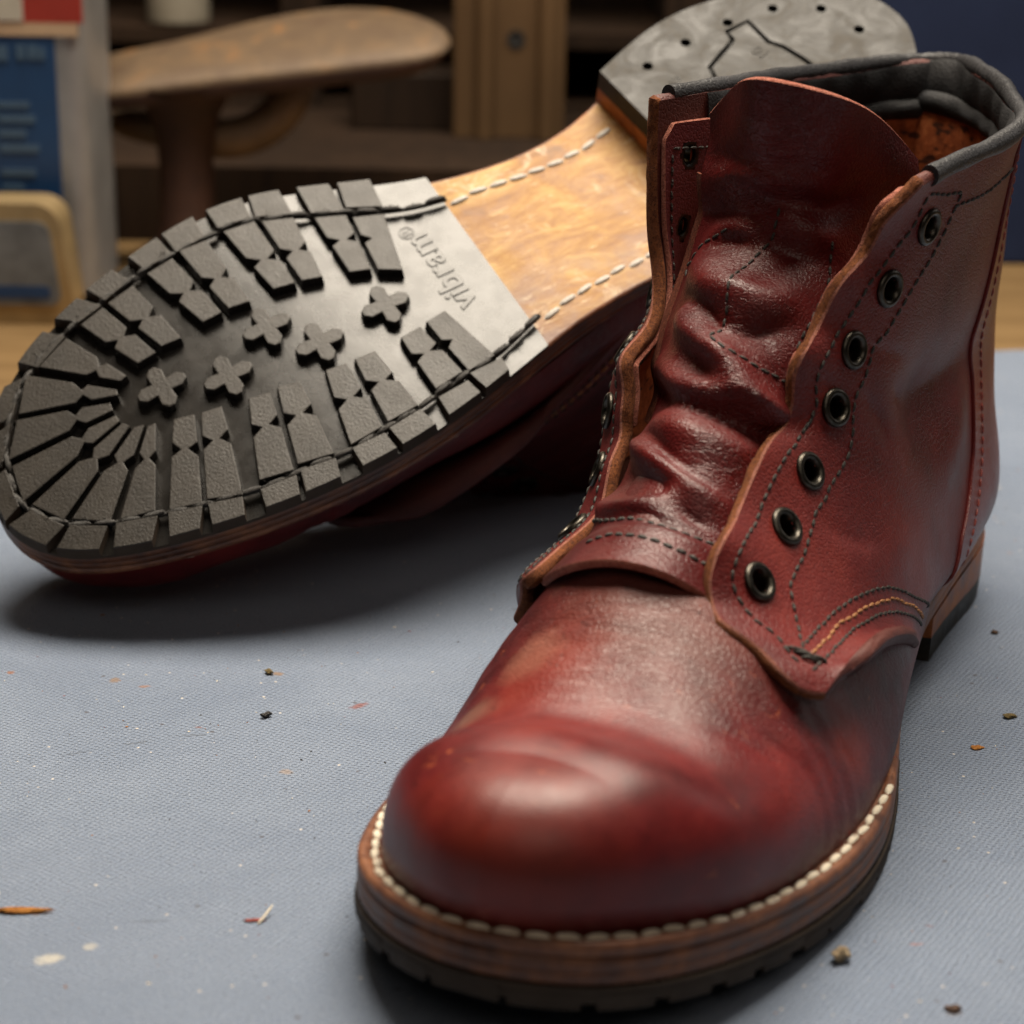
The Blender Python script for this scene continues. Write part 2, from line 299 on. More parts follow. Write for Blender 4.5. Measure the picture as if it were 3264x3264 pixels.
MED=[
 [(120,-36,142.5),(107,-31,142.5),(92,-27,142.4),(72,-24.5,141.2),(52,-22.5,140),(22,-14.5,138.8),(4,-6,138.8),(-4,4,139)],
 [(120.5,-36,132),(108,-31,131.5),(90,-28,130),(58,-26.5,128.5),(24,-18,127.5),(5,-7,127),(-1.5,3.2,127)],
 [(121.8,-35.2,120),(110,-32,118),(90,-30.5,116),(58,-30,114.5),(26,-22.5,114),(7,-9,114),(1,1.5,114)],
 [(124,-33,106),(112,-33.5,103),(90,-33.5,101),(58,-33,100),(26,-26,100),(7,-12,100),(2.3,.6,100)],
 [(132,-30,94),(121,-34.5,91),(96,-36.5,88.5),(60,-35.5,87.5),(26,-29,87),(7,-13,87),(3,0,87)],
 [(149,-30,86),(138,-36,81),(108,-39,76),(65,-37,73.5),(28,-31,72),(7,-14,72),(2.5,0,72)],
 [(154,-28.7,72.5),(145,-35.5,67.5),(114,-40,62),(72,-38,59.5),(32,-33,58),(8,-16,57),(1,0,57)],
 [(168,-27,61),(158.5,-34.5,56),(128,-40,49.5),(82,-39,45.5),(36,-36.5,43),(8.5,-18.5,41),(.5,0,41)],
 [(190,-28.5,56.5),(179,-35.5,50.5),(150,-39.5,42),(104,-38.5,34),(42,-37.5,31),(10,-23,30),(1.5,0,30)],
 [(204.5,-30,55),(192,-37,48),(162,-39.8,38.5),(106,-34,28),(45,-38,26.5),(11,-24,26.5),(2.3,0,26.5)],
 [(201.5,-33,51),(190,-38.5,43),(162,-37.5,33),(108,-31,24),(45,-38,24.5),(11.3,-24.3,24),(2.8,0,24)],
 [(193,-38,39.5),(184,-39.8,34.5),(165,-34.5,25.5),(140,-28.5,19.5),(108,-28,20.5),(75,-34,21.5),(45,-38,21.5),(11.6,-24.6,22),(3,0,22.5)],
]
MEDEDGE=[(120,-36,142.5),(120,-36,135),(121,-35.5,126),(122,-35,118),(123,-34,110),(125,-32,102.5),(132,-30,94),(144,-30.5,90),(149,-31,87),(150.5,-29.5,81),(153,-29,76),(154,-28.5,72),(161,-28,68),(166,-27.5,63),(169.5,-27,60),(177,-27,58),(186,-28,57),(197,-29,56),(204,-30,55),(203.5,-32,53),(201,-33.5,50.5),(196,-35.5,44.5),(193,-38,39.5)]
TONGUE=[
 [(128,-18.5,141.5),(139,-10,149.5),(148,-2,152.8),(145,12,150.5),(129,20.5,143.8),(113,26.5,132.5)],
 [(126,-19,136),(137,-11,140),(146.5,-1,142.5),(143,11,141),(128,20,135.5),(112,27,126)],
 [(126,-20.5,126.5),(135,-12,127.5),(143,0,128),(139,11,127.5),(127,18,124),(110,24,117)],
 [(128,-21.5,109.5),(137,-14,113.5),(146,-1,115),(145,9,114),(138,15.5,111),(125,22,104)],
 [(139,-23.5,93),(150.5,-14.5,101),(160,-3,104),(160,7,102.5),(155,14,99),(145,21,93)],
 [(145,-24.5,73),(162.5,-16.5,84.5),(173.5,-5.5,89),(173.5,4,87.6),(167,11.5,82.8),(155,19,73)],
 [(162,-25.5,58.5),(179.5,-17.5,71.2),(187.5,-6,76.2),(188.5,3,75.8),(183,11.5,71),(173,20,60)],
 [(182,-26.5,54),(197,-18.5,62.6),(203,-6,69),(203,3.5,68.3),(198,11.5,63),(188,21,52.5)],
 [(201,-28,51.5),(212.5,-18.5,60.2),(217.5,-6,65.2),(217.5,3.5,64.4),(213,11.5,59),(205,20,50)],
]
def grid_rows(rows,nu,nv,upow=1.0):
    R=np.array([curve(r,t=np.linspace(0,1,nu)**upow) for r in rows])   # rows x nu x 3
    s=np.r_[0,np.cumsum(np.linalg.norm(np.diff(R,axis=0),axis=2).mean(1))];s/=s[-1]
    t=np.linspace(0,1,nv)
    G=np.array([cspl(t,s,R[:,j]) for j in range(nu)])                  # nu x nv x 3
    return G,s
def edge_fit(G,s,rows,edge,fall=9.):
    E=curve(edge,600);K=np.exp(-np.linspace(-2,2,41)**2*3.2);K/=K.sum();Ep=np.concatenate([2*E[0]-E[20:0:-1],E,2*E[-1]-E[-2:-22:-1]]);E=np.array([np.convolve(Ep[:,k],K,'valid') for k in range(3)]).T;t=np.linspace(0,1,G.shape[1])
    te=[0.]
    for r in rows[1:-1]:
        dd=np.linalg.norm(E-np.array(r[0]),axis=1);te.append(max(te[-1]+.004,dd.argmin()/599.))
    te.append(1.)
    tt=np.clip(np.interp(t,s,te),0,1)
    P=np.array([np.interp(tt,np.linspace(0,1,600),E[:,k]) for k in range(3)]).T
    D=P-G[0]
    dist=np.concatenate([np.zeros((1,G.shape[1])),np.cumsum(np.linalg.norm(np.diff(G,axis=0),axis=2),axis=0)])
    w=np.exp(-(dist/fall)**2)
    return G+w[...,None]*D[None]
def normals(G):
    a=np.gradient(G,axis=0);b=np.gradient(G,axis=1);n=np.cross(a,b);return n/(np.linalg.norm(n,axis=2)[...,None]+1e-12)
def uvpoint(G,uv):
    uv=np.atleast_2d(np.asarray(uv,float));a=np.clip(uv[:,0],0,1)*(G.shape[0]-1);b=np.clip(uv[:,1],0,1)*(G.shape[1]-1)
    i=np.clip(a.astype(int),0,G.shape[0]-2);j=np.clip(b.astype(int),0,G.shape[1]-2);f=(a-i)[:,None];g=(b-j)[:,None]
    return G[i,j]*(1-f)*(1-g)+G[i+1,j]*f*(1-g)+G[i,j+1]*(1-f)*g+G[i+1,j+1]*f*g
def fold(G,strokes,N=None):
    """push the sheet out (+) or in (-) along strokes given in sheet coordinates"""
    N=normals(G) if N is None else N
    D=np.zeros(G.shape[:2])
    for A,w,pts in strokes:
        P=uvpoint(G,pts)
        if len(P)>2: P=curve(P,24)
        elif len(P)==2: P=curve(np.array([P[0],(P[0]+P[1])/2,P[1]]),16)
        s=alen(P);s=s/(s[-1]+1e-9) if len(P)>1 else np.array([.5])
        d_=np.zeros(G.shape[:2])
        for k in range(len(P)):
            tp=1.0 if len(P)==1 else (.30+.70*np.sin(np.pi*s[k])**.6)
            q_=((G-P[k])**2).sum(2)/w**2;d_=np.maximum(d_,tp*np.exp(-(q_ if A>0 else q_**.7)))
        D+=A*d_
    for _ in range(4):
        Q=np.pad(D,1,mode='edge');D=(Q[1:-1,1:-1]*4+Q[:-2,1:-1]+Q[2:,1:-1]+Q[1:-1,:-2]+Q[1:-1,2:])/8
    return G+D[...,None]*N
def crinkles(strokes,seed,dv=.010,n=5,amp=.30,w=.6):
    """fine broken creases that run beside the valleys"""
    g=np.random.default_rng(seed);out=[]
    for A,ww,pts in strokes:
        if A>0 or len(pts)<2: continue
        for k in range(n):
            o=g.uniform(-1,1)*dv*1.4;a=g.uniform(0,.35);b=g.uniform(.6,1)
            P=np.array(pts,float);t=np.linspace(a,b,7);tt=np.linspace(0,1,len(P))
            Q=np.c_[np.interp(t,tt,P[:,0]),np.interp(t,tt,P[:,1])+o+g.normal(0,dv*.10,7)]
            out.append((-amp*g.uniform(.5,1.2),w*g.uniform(.8,1.3),[tuple(q) for q in Q]))
    return out
def lat_grid(nu=130,nv=120):
    G,s=grid_rows(LAT,nu,nv,1.15);return edge_fit(G,s,LAT,LATEDGE)
def med_grid(nu=110,nv=110):
    G,s=grid_rows(MED,nu,nv,1.15);return edge_fit(G,s,MED,MEDEDGE)
def tongue_grid(nu=130,nv=220):
    G,s=grid_rows(TONGUE,nu,nv,1.0);return G
INNER={
 'I1':([(270.7,-31.1),(260.9,-34.2),(253.8,-13.5),(255.7,-13.1)],0.66,0.6),
 'I2':([(255.4,-35.5),(248.3,-36.6),(243.8,-15.0),(249.5,-15.1)],0.53,0.53),
 'I3':([(246.1,-37.0),(238.2,-37.8),(236.0,-14.9),(241.7,-15.9)],0.5,0.5),
 'I4':([(232.7,-38.9),(225.0,-39.3),(223.1,-15.5),(228.8,-15.8)],0.5,0.52),
 'I5':([(221.9,-40.3),(214.3,-39.1),(215.0,-14.2),(221.0,-15.6)],0.55,0.55),
 'I6':([(208.6,-38.9),(200.1,-37.2),(201.8,-12.3),(207.8,-14.0)],0.55,0.57),
 'I7':([(198.2,-35.9),(190.6,-32.1),(194.6,-9.9),(200.0,-12.0)],0.55,0.5),
 'I8':([(185.5,-28.7),(178.0,-24.8),(182.4,-4.7),(187.8,-7.2)],0.45,0.42),
 'I9':([(176.7,-22.9),(169.2,-19.3),(175.3,0.4),(180.9,-3.7)],0.42,0),
 'J9':([(179.4,39.0),(171.2,38.6),(173.6,18.9),(180.0,19.3)],0.55,0),
 'J8':([(189.8,39.1),(181.2,38.4),(182.1,19.7),(188.5,20.0)],0.6,0.55),
 'J7':([(205.7,40.8),(196.8,40.9),(196.4,19.8),(202.4,19.1)],0.58,0.52),
 'J6':([(217.3,41.2),(208.1,41.2),(204.7,18.9),(210.6,17.6)],0.55,0.52),
 'J5':([(231.4,38.1),(222.6,40.8),(217.8,16.6),(223.7,14.7)],0.58,0.6),
 'J4':([(241.8,36.1),(233.5,38.8),(226.0,14.8),(231.6,13.2)],0.6,0.62),
 'J3':([(255.4,32.6),(247.7,37.0),(238.4,10.9),(243.8,9.4)],0.65,0.65),
 'J2':([(264.6,29.1),(257.2,32.5),(245.4,8.6),(250.6,6.6)],0.66,0.6),
 'J1':([(276.1,23.4),(267.9,26.8),(255.0,4.5),(256.9,4.0)],0.62,0.6),
 'R1':([(285.8,15.1),(278.6,22.0),(257.6,3.0),(260.0,2.0)],0.6,0.6),
 'R2':([(292.0,4.5),(287.8,13.6),(260.9,0.8),(261.9,-1.1)],0.6,0.6),
 'R3':([(291.0,-8.9),(293.5,1.9),(262.2,-2.3),(262.3,-4.4)],0.66,0.64),
 'R4':([(283.5,-20.3),(290.5,-11.5),(262.0,-6.4),(261.5,-8.8)],0.62,0.66),
 'R5':([(275.0,-30.9),(282.0,-21.9),(258.6,-9.8),(258.1,-11.2)],0.6,0.66),
}
OUTER={
 'T1':[(274.2,-35.5),(263.3,-40.8),(261.1,-35.2),(271.2,-31.6)],
 'T2':[(258.9,-41.9),(250.6,-44.6),(248.5,-37.7),(255.5,-37.0)],
 'T3':[(248.2,-44.8),(238.8,-46.6),(238.0,-40.3),(246.3,-38.8)],
 'T4':[(234.2,-47.1),(225.0,-47.6),(224.4,-41.3),(232.6,-41.0)],
 'T5':[(223.1,-48.1),(213.7,-47.7),(214.0,-40.8),(222.6,-40.9)],
 'T6':[(209.0,-47.6),(199.4,-46.5),(200.2,-39.3),(209.1,-41.2)],
 'T7':[(197.2,-46.5),(188.1,-43.3),(190.1,-33.8),(198.6,-38.6)],
 'T8':[(183.8,-42.4),(175.0,-37.2),(177.5,-26.5),(185.2,-31.0)],
 'T9':[(173.6,-35.7),(165.5,-29.8),(167.9,-22.2),(176.1,-27.3)],
 'B9':[(179.2,45.9),(169.5,45.2),(170.2,40.6),(179.5,40.2)],
 'B8':[(191.7,48.0),(181.8,46.3),(181.7,41.9),(190.7,42.1)],
 'B7':[(207.1,49.0),(197.3,48.3),(197.0,42.6),(206.4,43.0)],
 'B6':[(219.2,47.9),(209.3,49.1),(208.7,43.5),(217.5,42.7)],
 'B5':[(233.7,46.1),(224.3,47.7),(223.1,42.5),(231.8,40.4)],
 'B4':[(245.1,43.6),(236.0,46.0),(234.0,40.8),(243.0,39.0)],
 'B3':[(258.8,39.8),(249.5,42.5),(248.3,37.8),(255.9,34.3)],
 'B2':[(268.4,35.8),(260.3,39.2),(257.9,33.6),(265.2,29.8)],
 'B1':[(281.4,29.2),(271.9,34.2),(268.5,28.8),(277.5,24.0)],
 'C1':[(292.7,19.5),(284.6,27.1),(280.2,22.9),(287.3,16.6)],
 'C2':[(299.0,6.1),(294.0,17.1),(288.9,15.2),(293.0,5.8)],
 'C3':[(299.8,3.5),(298.6,-9.0),(293.2,-9.3),(295.4,2.2)],
 'C4':[(297.8,-11.8),(291.5,-21.2),(285.9,-20.6),(292.4,-12.3)],
 'C5':[(290.0,-23.2),(279.3,-32.8),(276.9,-30.9),(284.0,-22.7)],
}
CROSS=[(247.9,-4.6),(232.0,3.2),(215.6,-4.3),(206.7,8.4),(185.6,7.7)]
TONGUE_FOLDS=[(-2.64,3.2,[(0.0551,0.1208),(0.2353,0.12),(0.3811,0.1206),(0.4778,0.1221),(0.5478,0.1264)]),(2.64,4.8,[(0.072,0.1484),(0.2953,0.1369),(0.4149,0.131),(0.5129,0.1359)]),(-3.84,4.0,[(0.2085,0.1584),(0.3037,0.1728),(0.3755,0.1822),(0.4651,0.1827),(0.593,0.185),(0.682,0.1551)]),(-3.36,4.0,[(0.0,0.224),(0.1793,0.2211),(0.3065,0.2153),(0.3735,0.2141)]),(3.12,4.0,[(0.1503,0.2489),(0.2311,0.2343),(0.3197,0.229),(0.3953,0.2324)]),(-2.4,4.0,[(0.2146,0.2823),(0.2723,0.2673),(0.3553,0.2602),(0.408,0.2631)]),(2.64,4.8,[(0.4019,0.1938),(0.4871,0.2101),(0.5791,0.2245),(0.6545,0.2353)]),(-3.12,4.8,[(0.38,0.2389),(0.5038,0.259),(0.616,0.2694),(0.6975,0.276)]),(2.64,4.8,[(0.1244,0.3126),(0.2574,0.336),(0.3685,0.3578)]),(3.36,4.8,[(0.1817,0.3761),(0.3841,0.3912),(0.4836,0.3827),(0.5707,0.386),(0.6421,0.3782)]),(-2.88,3.2,[(0.1468,0.3928),(0.3628,0.4238),(0.4491,0.4466),(0.4925,0.466)]),(-3.36,4.8,[(0.5118,0.4499),(0.6236,0.4436),(0.7218,0.4144)]),(4.56,4.0,[(0.214,0.4322),(0.3163,0.4616),(0.4179,0.4864),(0.5201,0.5046),(0.5919,0.531),(0.6494,0.5546),(0.7239,0.5694),(0.7925,0.5698)]),(-4.08,4.0,[(0.3486,0.5029),(0.4461,0.5259),(0.529,0.5414),(0.5755,0.5548)]),(3.6,3.68,[(0.0,0.5205),(0.0242,0.517),(0.4381,0.569),(0.5298,0.5697),(0.6144,0.5725),(0.7067,0.5754),(0.7948,0.5733)]),(-4.8,4.0,[(0.0,0.5388),(0.4042,0.5957),(0.5504,0.6045),(0.6516,0.6104),(0.7709,0.6096)]),(3.12,5.6,[(0.3585,0.622),(0.5,0.6429),(0.5934,0.6565),(0.6772,0.6562),(0.7506,0.648)]),(-2.4,2.4,[(0.2171,0.6484),(0.4254,0.6853),(0.5355,0.7262),(0.6119,0.7484),(0.6677,0.7598)]),(3.6,3.6,[(0.2171,0.6575),(0.4182,0.7115),(0.523,0.7407),(0.6003,0.764),(0.667,0.7779)]),(-3.12,4.0,[(0.2016,0.726),(0.406,0.7686),(0.5003,0.78),(0.5522,0.7736)]),(2.4,3.2,[(0.0104,0.7503),(0.4372,0.82),(0.5091,0.8042),(0.5562,0.7864)]),(-1.68,3.2,[(0.5463,0.8103),(0.6204,0.8288),(0.6892,0.8367)]),(-1.44,1.76,[(0.287,0.8413),(0.3586,0.8463),(0.432,0.8491),(0.4854,0.8545),(0.5292,0.8586),(0.5811,0.862),(0.635,0.8659),(0.7026,0.8714)])]
TONGUE_STITCH=[[(0.4221,0.1885),(0.4361,0.2173),(0.4417,0.2415),(0.4339,0.277),(0.4412,0.3047),(0.4278,0.2902),(0.4429,0.3175),(0.4548,0.3545),(0.4684,0.3818),(0.4841,0.4158),(0.4875,0.4527),(0.4946,0.4837)],[(0.4966,0.4857),(0.5577,0.4992),(0.6108,0.5046),(0.6676,0.5079),(0.7312,0.5111),(0.7864,0.5108)],[(0.6554,0.2352),(0.7532,0.3054),(0.7645,0.34),(0.7775,0.3851),(0.779,0.4148),(0.7778,0.4446),(0.7808,0.4712),(0.7855,0.4962)],[(0.2483,0.243),(0.1928,0.2675),(0.1188,0.2905),(0.0738,0.311),(0.0173,0.3077),(0.0484,0.3354)]]
BAND_STITCH=[[(0.0,0.7971),(0.3631,0.8516),(0.4347,0.8538),(0.4875,0.859),(0.531,0.8629),(0.5828,0.8661),(0.6368,0.8698),(0.6746,0.8706),(0.712,0.8735)],[(0.2944,0.9246),(0.368,0.9188),(0.4358,0.9212),(0.4957,0.927),(0.5419,0.9292),(0.5858,0.9339),(0.6398,0.9342),(0.6885,0.9367),(0.7233,0.9337)]]
LAT_STITCH=[[(0.2226,0.071),(0.1511,0.06),(0.0949,0.0601),(0.1013,0.0838),(0.0987,0.1225),(0.0816,0.1573),(0.0692,0.1959),(0.0677,0.2314),(0.0665,0.2788),(0.0664,0.3279),(0.058,0.36),(0.0505,0.3912),(0.0492,0.417),(0.0481,0.452),(0.0483,0.4836),(0.0504,0.5074),(0.0555,0.5319),(0.053,0.5493),(0.051,0.5636),(0.0476,0.5784),(0.0545,0.5559),(0.0467,0.604),(0.0432,0.6374),(0.0388,0.6651),(0.034,0.7358),(0.0346,0.7577),(0.0346,0.7855),(0.0319,0.8168),(0.0307,0.8521),(0.0306,0.8784),(0.0317,0.8927),(0.0366,0.9058),(0.0412,0.9164),(0.0457,0.9258),(0.0535,0.9343),(0.0598,0.9408),(0.0538,0.9499),(0.0424,0.9616),(0.0395,0.9691)],[(0.2237,0.0725),(0.2211,0.1016),(0.2147,0.1395),(0.2052,0.1763),(0.1972,0.2207),(0.1879,0.2698),(0.1822,0.3038),(0.1734,0.3359),(0.1613,0.3699),(0.1485,0.3955),(0.1428,0.423),(0.1425,0.4497),(0.142,0.4766),(0.1379,0.5019),(0.1442,0.5433),(0.152,0.5771),(0.1519,0.6128),(0.1413,0.6442),(0.1306,0.6714),(0.1264,0.6956),(0.1242,0.6986),(0.1187,0.7288),(0.1213,0.7618),(0.126,0.8031),(0.1228,0.8466),(0.1187,0.8666),(0.118,0.8896),(0.1164,0.9097),(0.108,0.9269),(0.0874,0.9443),(0.0659,0.9579)],[(0.0937,0.9428),(0.1244,0.93),(0.1477,0.9167),(0.1659,0.9051),(0.1896,0.8898),(0.2193,0.8729),(0.2547,0.8552),(0.2951,0.8512),(0.3058,0.853),(0.3492,0.8692),(0.3969,0.8926),(0.5293,0.9859)],[(0.0424,0.9775),(0.0783,0.965),(0.1098,0.9549),(0.1399,0.9461),(0.1697,0.935),(0.2,0.9194),(0.2313,0.9091),(0.2623,0.899),(0.3,0.8985),(0.3086,0.8995),(0.3433,0.91),(0.3892,0.9414),(0.4574,0.9832)],[(0.2166,0.1005),(0.2902,0.1029),(0.3546,0.1026),(0.3948,0.0988),(0.666,0.1499)]]
LAT_YELLOW=[[(0.0634,0.9611),(0.0967,0.9498),(0.1295,0.9386),(0.1519,0.9292),(0.1723,0.9152),(0.1873,0.9085),(0.2092,0.9),(0.233,0.8891),(0.257,0.881),(0.2855,0.8752),(0.2993,0.8738),(0.3334,0.8841),(0.3724,0.9004),(0.4069,0.9255),(0.4884,0.9832)]]
LAT_BACK=[[(0.5592,0.4375),(0.595,0.5232),(0.6013,0.6051),(0.6111,0.6935),(0.6087,0.7718),(0.5976,0.8252),(0.5859,0.8624)]]
LAT_EYELETS=[(0.1477,0.1326),(0.1212,0.2868),(0.0974,0.4172),(0.1003,0.5299),(0.0889,0.6544),(0.0821,0.7598),(0.0703,0.8864)]
MED_EYELETS=[(0.1284,0.5688),(0.1468,0.6697),(0.1193,0.789)]
MED_EYELETS_IN=[(0.1312,0.1083),(0.1177,0.2274)]
MED_STITCH=[[(0.0659,0.5696),(0.1965,0.6036),(0.0754,0.6341),(0.1942,0.6676),(0.0737,0.6975),(0.1975,0.7392),(0.0783,0.7535),(0.0782,0.7692)]]
LAT_FOLDS=[(-3.0,9,[(0.5701,0.4737),(0.4605,0.485),(0.3853,0.4964),(0.3105,0.5006)]),(-2.8,13,[(0.3461,0.5201)]),(2.0,9,[(0.5276,0.5143),(0.5046,0.5857),(0.4693,0.6526)]),(-1.1,1.8,[(0.1511,0.493),(0.1882,0.5153),(0.2207,0.5421),(0.2471,0.5783)]),(-1.0,1.6,[(0.2461,0.4749),(0.2753,0.4913),(0.3016,0.5108)]),(-0.5,1.4,[(0.0525,0.4886),(0.0962,0.4992),(0.1362,0.5044)]),(-0.5,1.6,[(0.121,0.7267),(0.1647,0.7389),(0.212,0.7528),(0.2634,0.7541)]),(-0.6,5,[(0.1926,0.7208),(0.2423,0.7238)]),(-0.5,1.5,[(0.1056,0.4071),(0.1683,0.4065),(0.2621,0.4224)]),(1.0,7,[(0.1828,0.8012),(0.2487,0.8013),(0.3385,0.7972)])]
VAMP_FOLDS=[(-0.5,1.6,[(0.5482,0.2581),(0.5052,0.1897),(0.4601,0.142),(0.4316,0.1069)]),(-0.5,1.5,[(0.4521,0.1935),(0.4181,0.1544),(0.3939,0.1185)]),(-0.45,1.5,[(0.5832,0.2665),(0.556,0.1976),(0.537,0.1453)]),(-0.4,1.4,[(0.4268,0.7754),(0.5203,0.6249),(0.5458,0.5117),(0.5445,0.4313)]),(-0.35,1.4,[(0.4711,0.7544),(0.5518,0.6105),(0.572,0.4723)]),(-0.35,1.4,[(0.5031,0.2329),(0.4655,0.1712),(0.435,0.1255)]),(0.9,7,[(0.6057,0.6087)]),(-0.8,6,[(0.6381,0.4836),(0.6388,0.3904)]),(1.0,9,[(0.5962,0.1841),(0.5738,0.1239)]),(-0.4,1.3,[(0.6236,0.3649),(0.6002,0.2591),(0.5809,0.1958)])]
# ---------------------------------------------------------------- mesh helpers
def tag(o, label=None, cat=None, group=None, kind=None):
    if label: o['label'] = label
    if cat: o['category'] = cat
    if group: o['group'] = group
    if kind: o['kind'] = kind
    return o
class MB:
    """collects vertices (mm) and faces, links them as one mesh object"""
    def __init__(s): s.v = []; s.f = []; s.mi = []
    def add(s, V, F, mi=0):
        o = len(s.v); s.v += [tuple(map(float, p)) for p in V]; s.f += [tuple(i + o for i in f) for f in F]
        s.mi += (mi if isinstance(mi, list) else [mi] * len(F)); return o
    def build(s, name, mats, parent=None, flip=False, angle=40, smooth=True):
        V = np.array(s.v) * MM
        F = s.f
        if flip:
            V[:, 1] *= -1; F = [f[::-1] for f in F]
        me = bpy.data.meshes.new(name); me.from_pydata(V.tolist(), [], F)
        for q in (mats if isinstance(mats, (list, tuple)) else [mats]): me.materials.append(q)
        if any(s.mi): me.polygons.foreach_set('material_index', s.mi)
        me.polygons.foreach_set('use_smooth', [smooth] * len(me.polygons))
        me.update()
        if smooth and angle: me.set_sharp_from_angle(angle=math.radians(angle))
        o = bpy.data.objects.new(name, me); COL.objects.link(o)
        if parent: o.parent = parent
        return o
def gridfaces(nu, nv, o=0, flip=False, closed_u=False, closed_v=False):
    F = []
    for i in range(nu if closed_u else nu - 1):
        for j in range(nv if closed_v else nv - 1):
            a = i * nv + j; b = ((i + 1) % nu) * nv + j; c = ((i + 1) % nu) * nv + (j + 1) % nv; d = i * nv + (j + 1) % nv
            F.append((o + a, o + b, o + c, o + d) if not flip else (o + a, o + d, o + c, o + b))
    return F
def shell(mb, G, sgn, thick, holes=(), hr=2.3, mi_out=0, mi_in=0, mi_edge=1, round_=.18, mi_low=None, mi_rim=None):
    """a sheet of leather: outer face G, inner face thick mm inside, rounded cut edge"""
    nu, nv = G.shape[:2]; N = normals(G) * sgn; I = G - N * thick
    flip = sgn < 0
    def punch(P, F):
        if not len(holes): return F
        ctr = np.array([P[list(f)].mean(0) for f in F]); keep = np.ones(len(F), bool)
        for h in holes: keep &= np.linalg.norm(ctr - np.array(h), axis=1) > hr + .01
        return [f for f, k in zip(F, keep) if k]
    Po = G.reshape(-1, 3); Pi = I.reshape(-1, 3)
    o1 = mb.add(Po, punch(Po, gridfaces(nu, nv, 0, flip)), mi_out)
    hol2 = holes
    F2 = gridfaces(nu, nv, 0, not flip)
    if len(holes):
        ctr = np.array([Pi[list(f)].mean(0) for f in F2]); keep = np.ones(len(F2), bool)
        for h in holes: keep &= np.linalg.norm(ctr - np.array(h), axis=1) > hr + thick * .9
        F2 = [f for f, k in zip(F2, keep) if k]
    o2 = mb.add(Pi, F2, mi_in)
    # border loop
    loop = [(i, 0) for i in range(nu)] + [(nu - 1, j) for j in range(1, nv)] + [(i, nv - 1) for i in range(nu - 2, -1, -1)] + [(0, j) for j in range(nv - 2, 0, -1)]
    L_ = np.array([G[a] for a in loop]); NL = np.array([N[a] for a in loop])
    T = np.roll(L_, -1, 0) - np.roll(L_, 1, 0); out = np.cross(T, NL); out /= np.linalg.norm(out, axis=1)[:, None] + 1e-9
    cen = np.array([G[min(max(a, 1), nu - 2), min(max(b, 1), nv - 2)] for a, b in loop])
    sg = np.sign(((L_ - cen) * out).sum(1)); sg[sg == 0] = 1; out *= sg[:, None]
    n = len(loop); ks = [(.0, .0), (.12, .55), (.3, .9), (.5, 1.0), (.7, .9), (.88, .55), (1, 0)]
    gz = np.random.default_rng(n); rough = gz.normal(0, 1, (len(ks), n, 1)); rough = .13 * (rough + np.roll(rough, 1, 1) + np.roll(rough, 2, 1)) / 1.73; rough[0] = 0; rough[-1] = 0
    ring = [L_ - NL * thick * k + out * (thick * round_ * e + rough[q] * (thick > 2.2)) for q, (k, e) in enumerate(ks)]
    V = np.concatenate(ring); F = []
    for a in range(len(ks) - 1):
        for i in range(n):
            j = (i + 1) % n; F.append((a * n + i, (a + 1) * n + i, (a + 1) * n + j, a * n + j))
    # orientation test
    p = V[[F[0][0], F[0][1], F[0][2]]]
    mid = n * 2 + n // 3; f = F[n * 2 + n // 3]; nn = np.cross(V[f[1]] - V[f[0]], V[f[2]] - V[f[1]])
    if nn @ out[n // 3] < 0: F = [q[::-1] for q in F]
    if mi_low is None: mb.add(V, F, mi_edge)
    else:
        mis = [mi_low if (loop[(k % n)][1] > nv * .985 or loop[(k % n)][1] < 2) and loop[(k % n)][0] > 0 else (mi_rim if (mi_rim is not None and k < n) else mi_edge) for k in range(len(F))]
        mb.add(V, F, mis)
def tube(mb, P, r, seg=12, up=None, cap=True, mi=0, oval=1.0):
    P = np.asarray(P, float); n = len(P); T = np.gradient(P, axis=0); T /= np.linalg.norm(T, axis=1)[:, None] + 1e-12
    U = np.tile(np.array([0, 0, 1.0]) if up is None else np.asarray(up, float), (n, 1)) if (up is None or np.ndim(up) == 1) else np.asarray(up, float)
    A = np.cross(T, U); A /= np.linalg.norm(A, axis=1)[:, None] + 1e-9; B = np.cross(A, T)
    a = np.linspace(0, 2 * np.pi, seg, endpoint=False); r = np.broadcast_to(r, (n,))
    V = P[:, None] + r[:, None, None] * (np.cos(a)[None, :, None] * A[:, None] + oval * np.sin(a)[None, :, None] * B[:, None])
    F = gridfaces(n, seg, 0, False, False, True)
    if cap: F += [tuple(range(seg))[::-1], tuple((n - 1) * seg + k for k in range(seg))]
    # outward check
    v = V.reshape(-1, 3); f = F[len(F) // 2 - 1]; nn = np.cross(v[f[1]] - v[f[0]], v[f[2]] - v[f[1]])
    k = f[0] // seg
    if nn @ (v[f[0]] - P[k]) < 0: F = [q[::-1] for q in F]
    mb.add(v, F, mi)
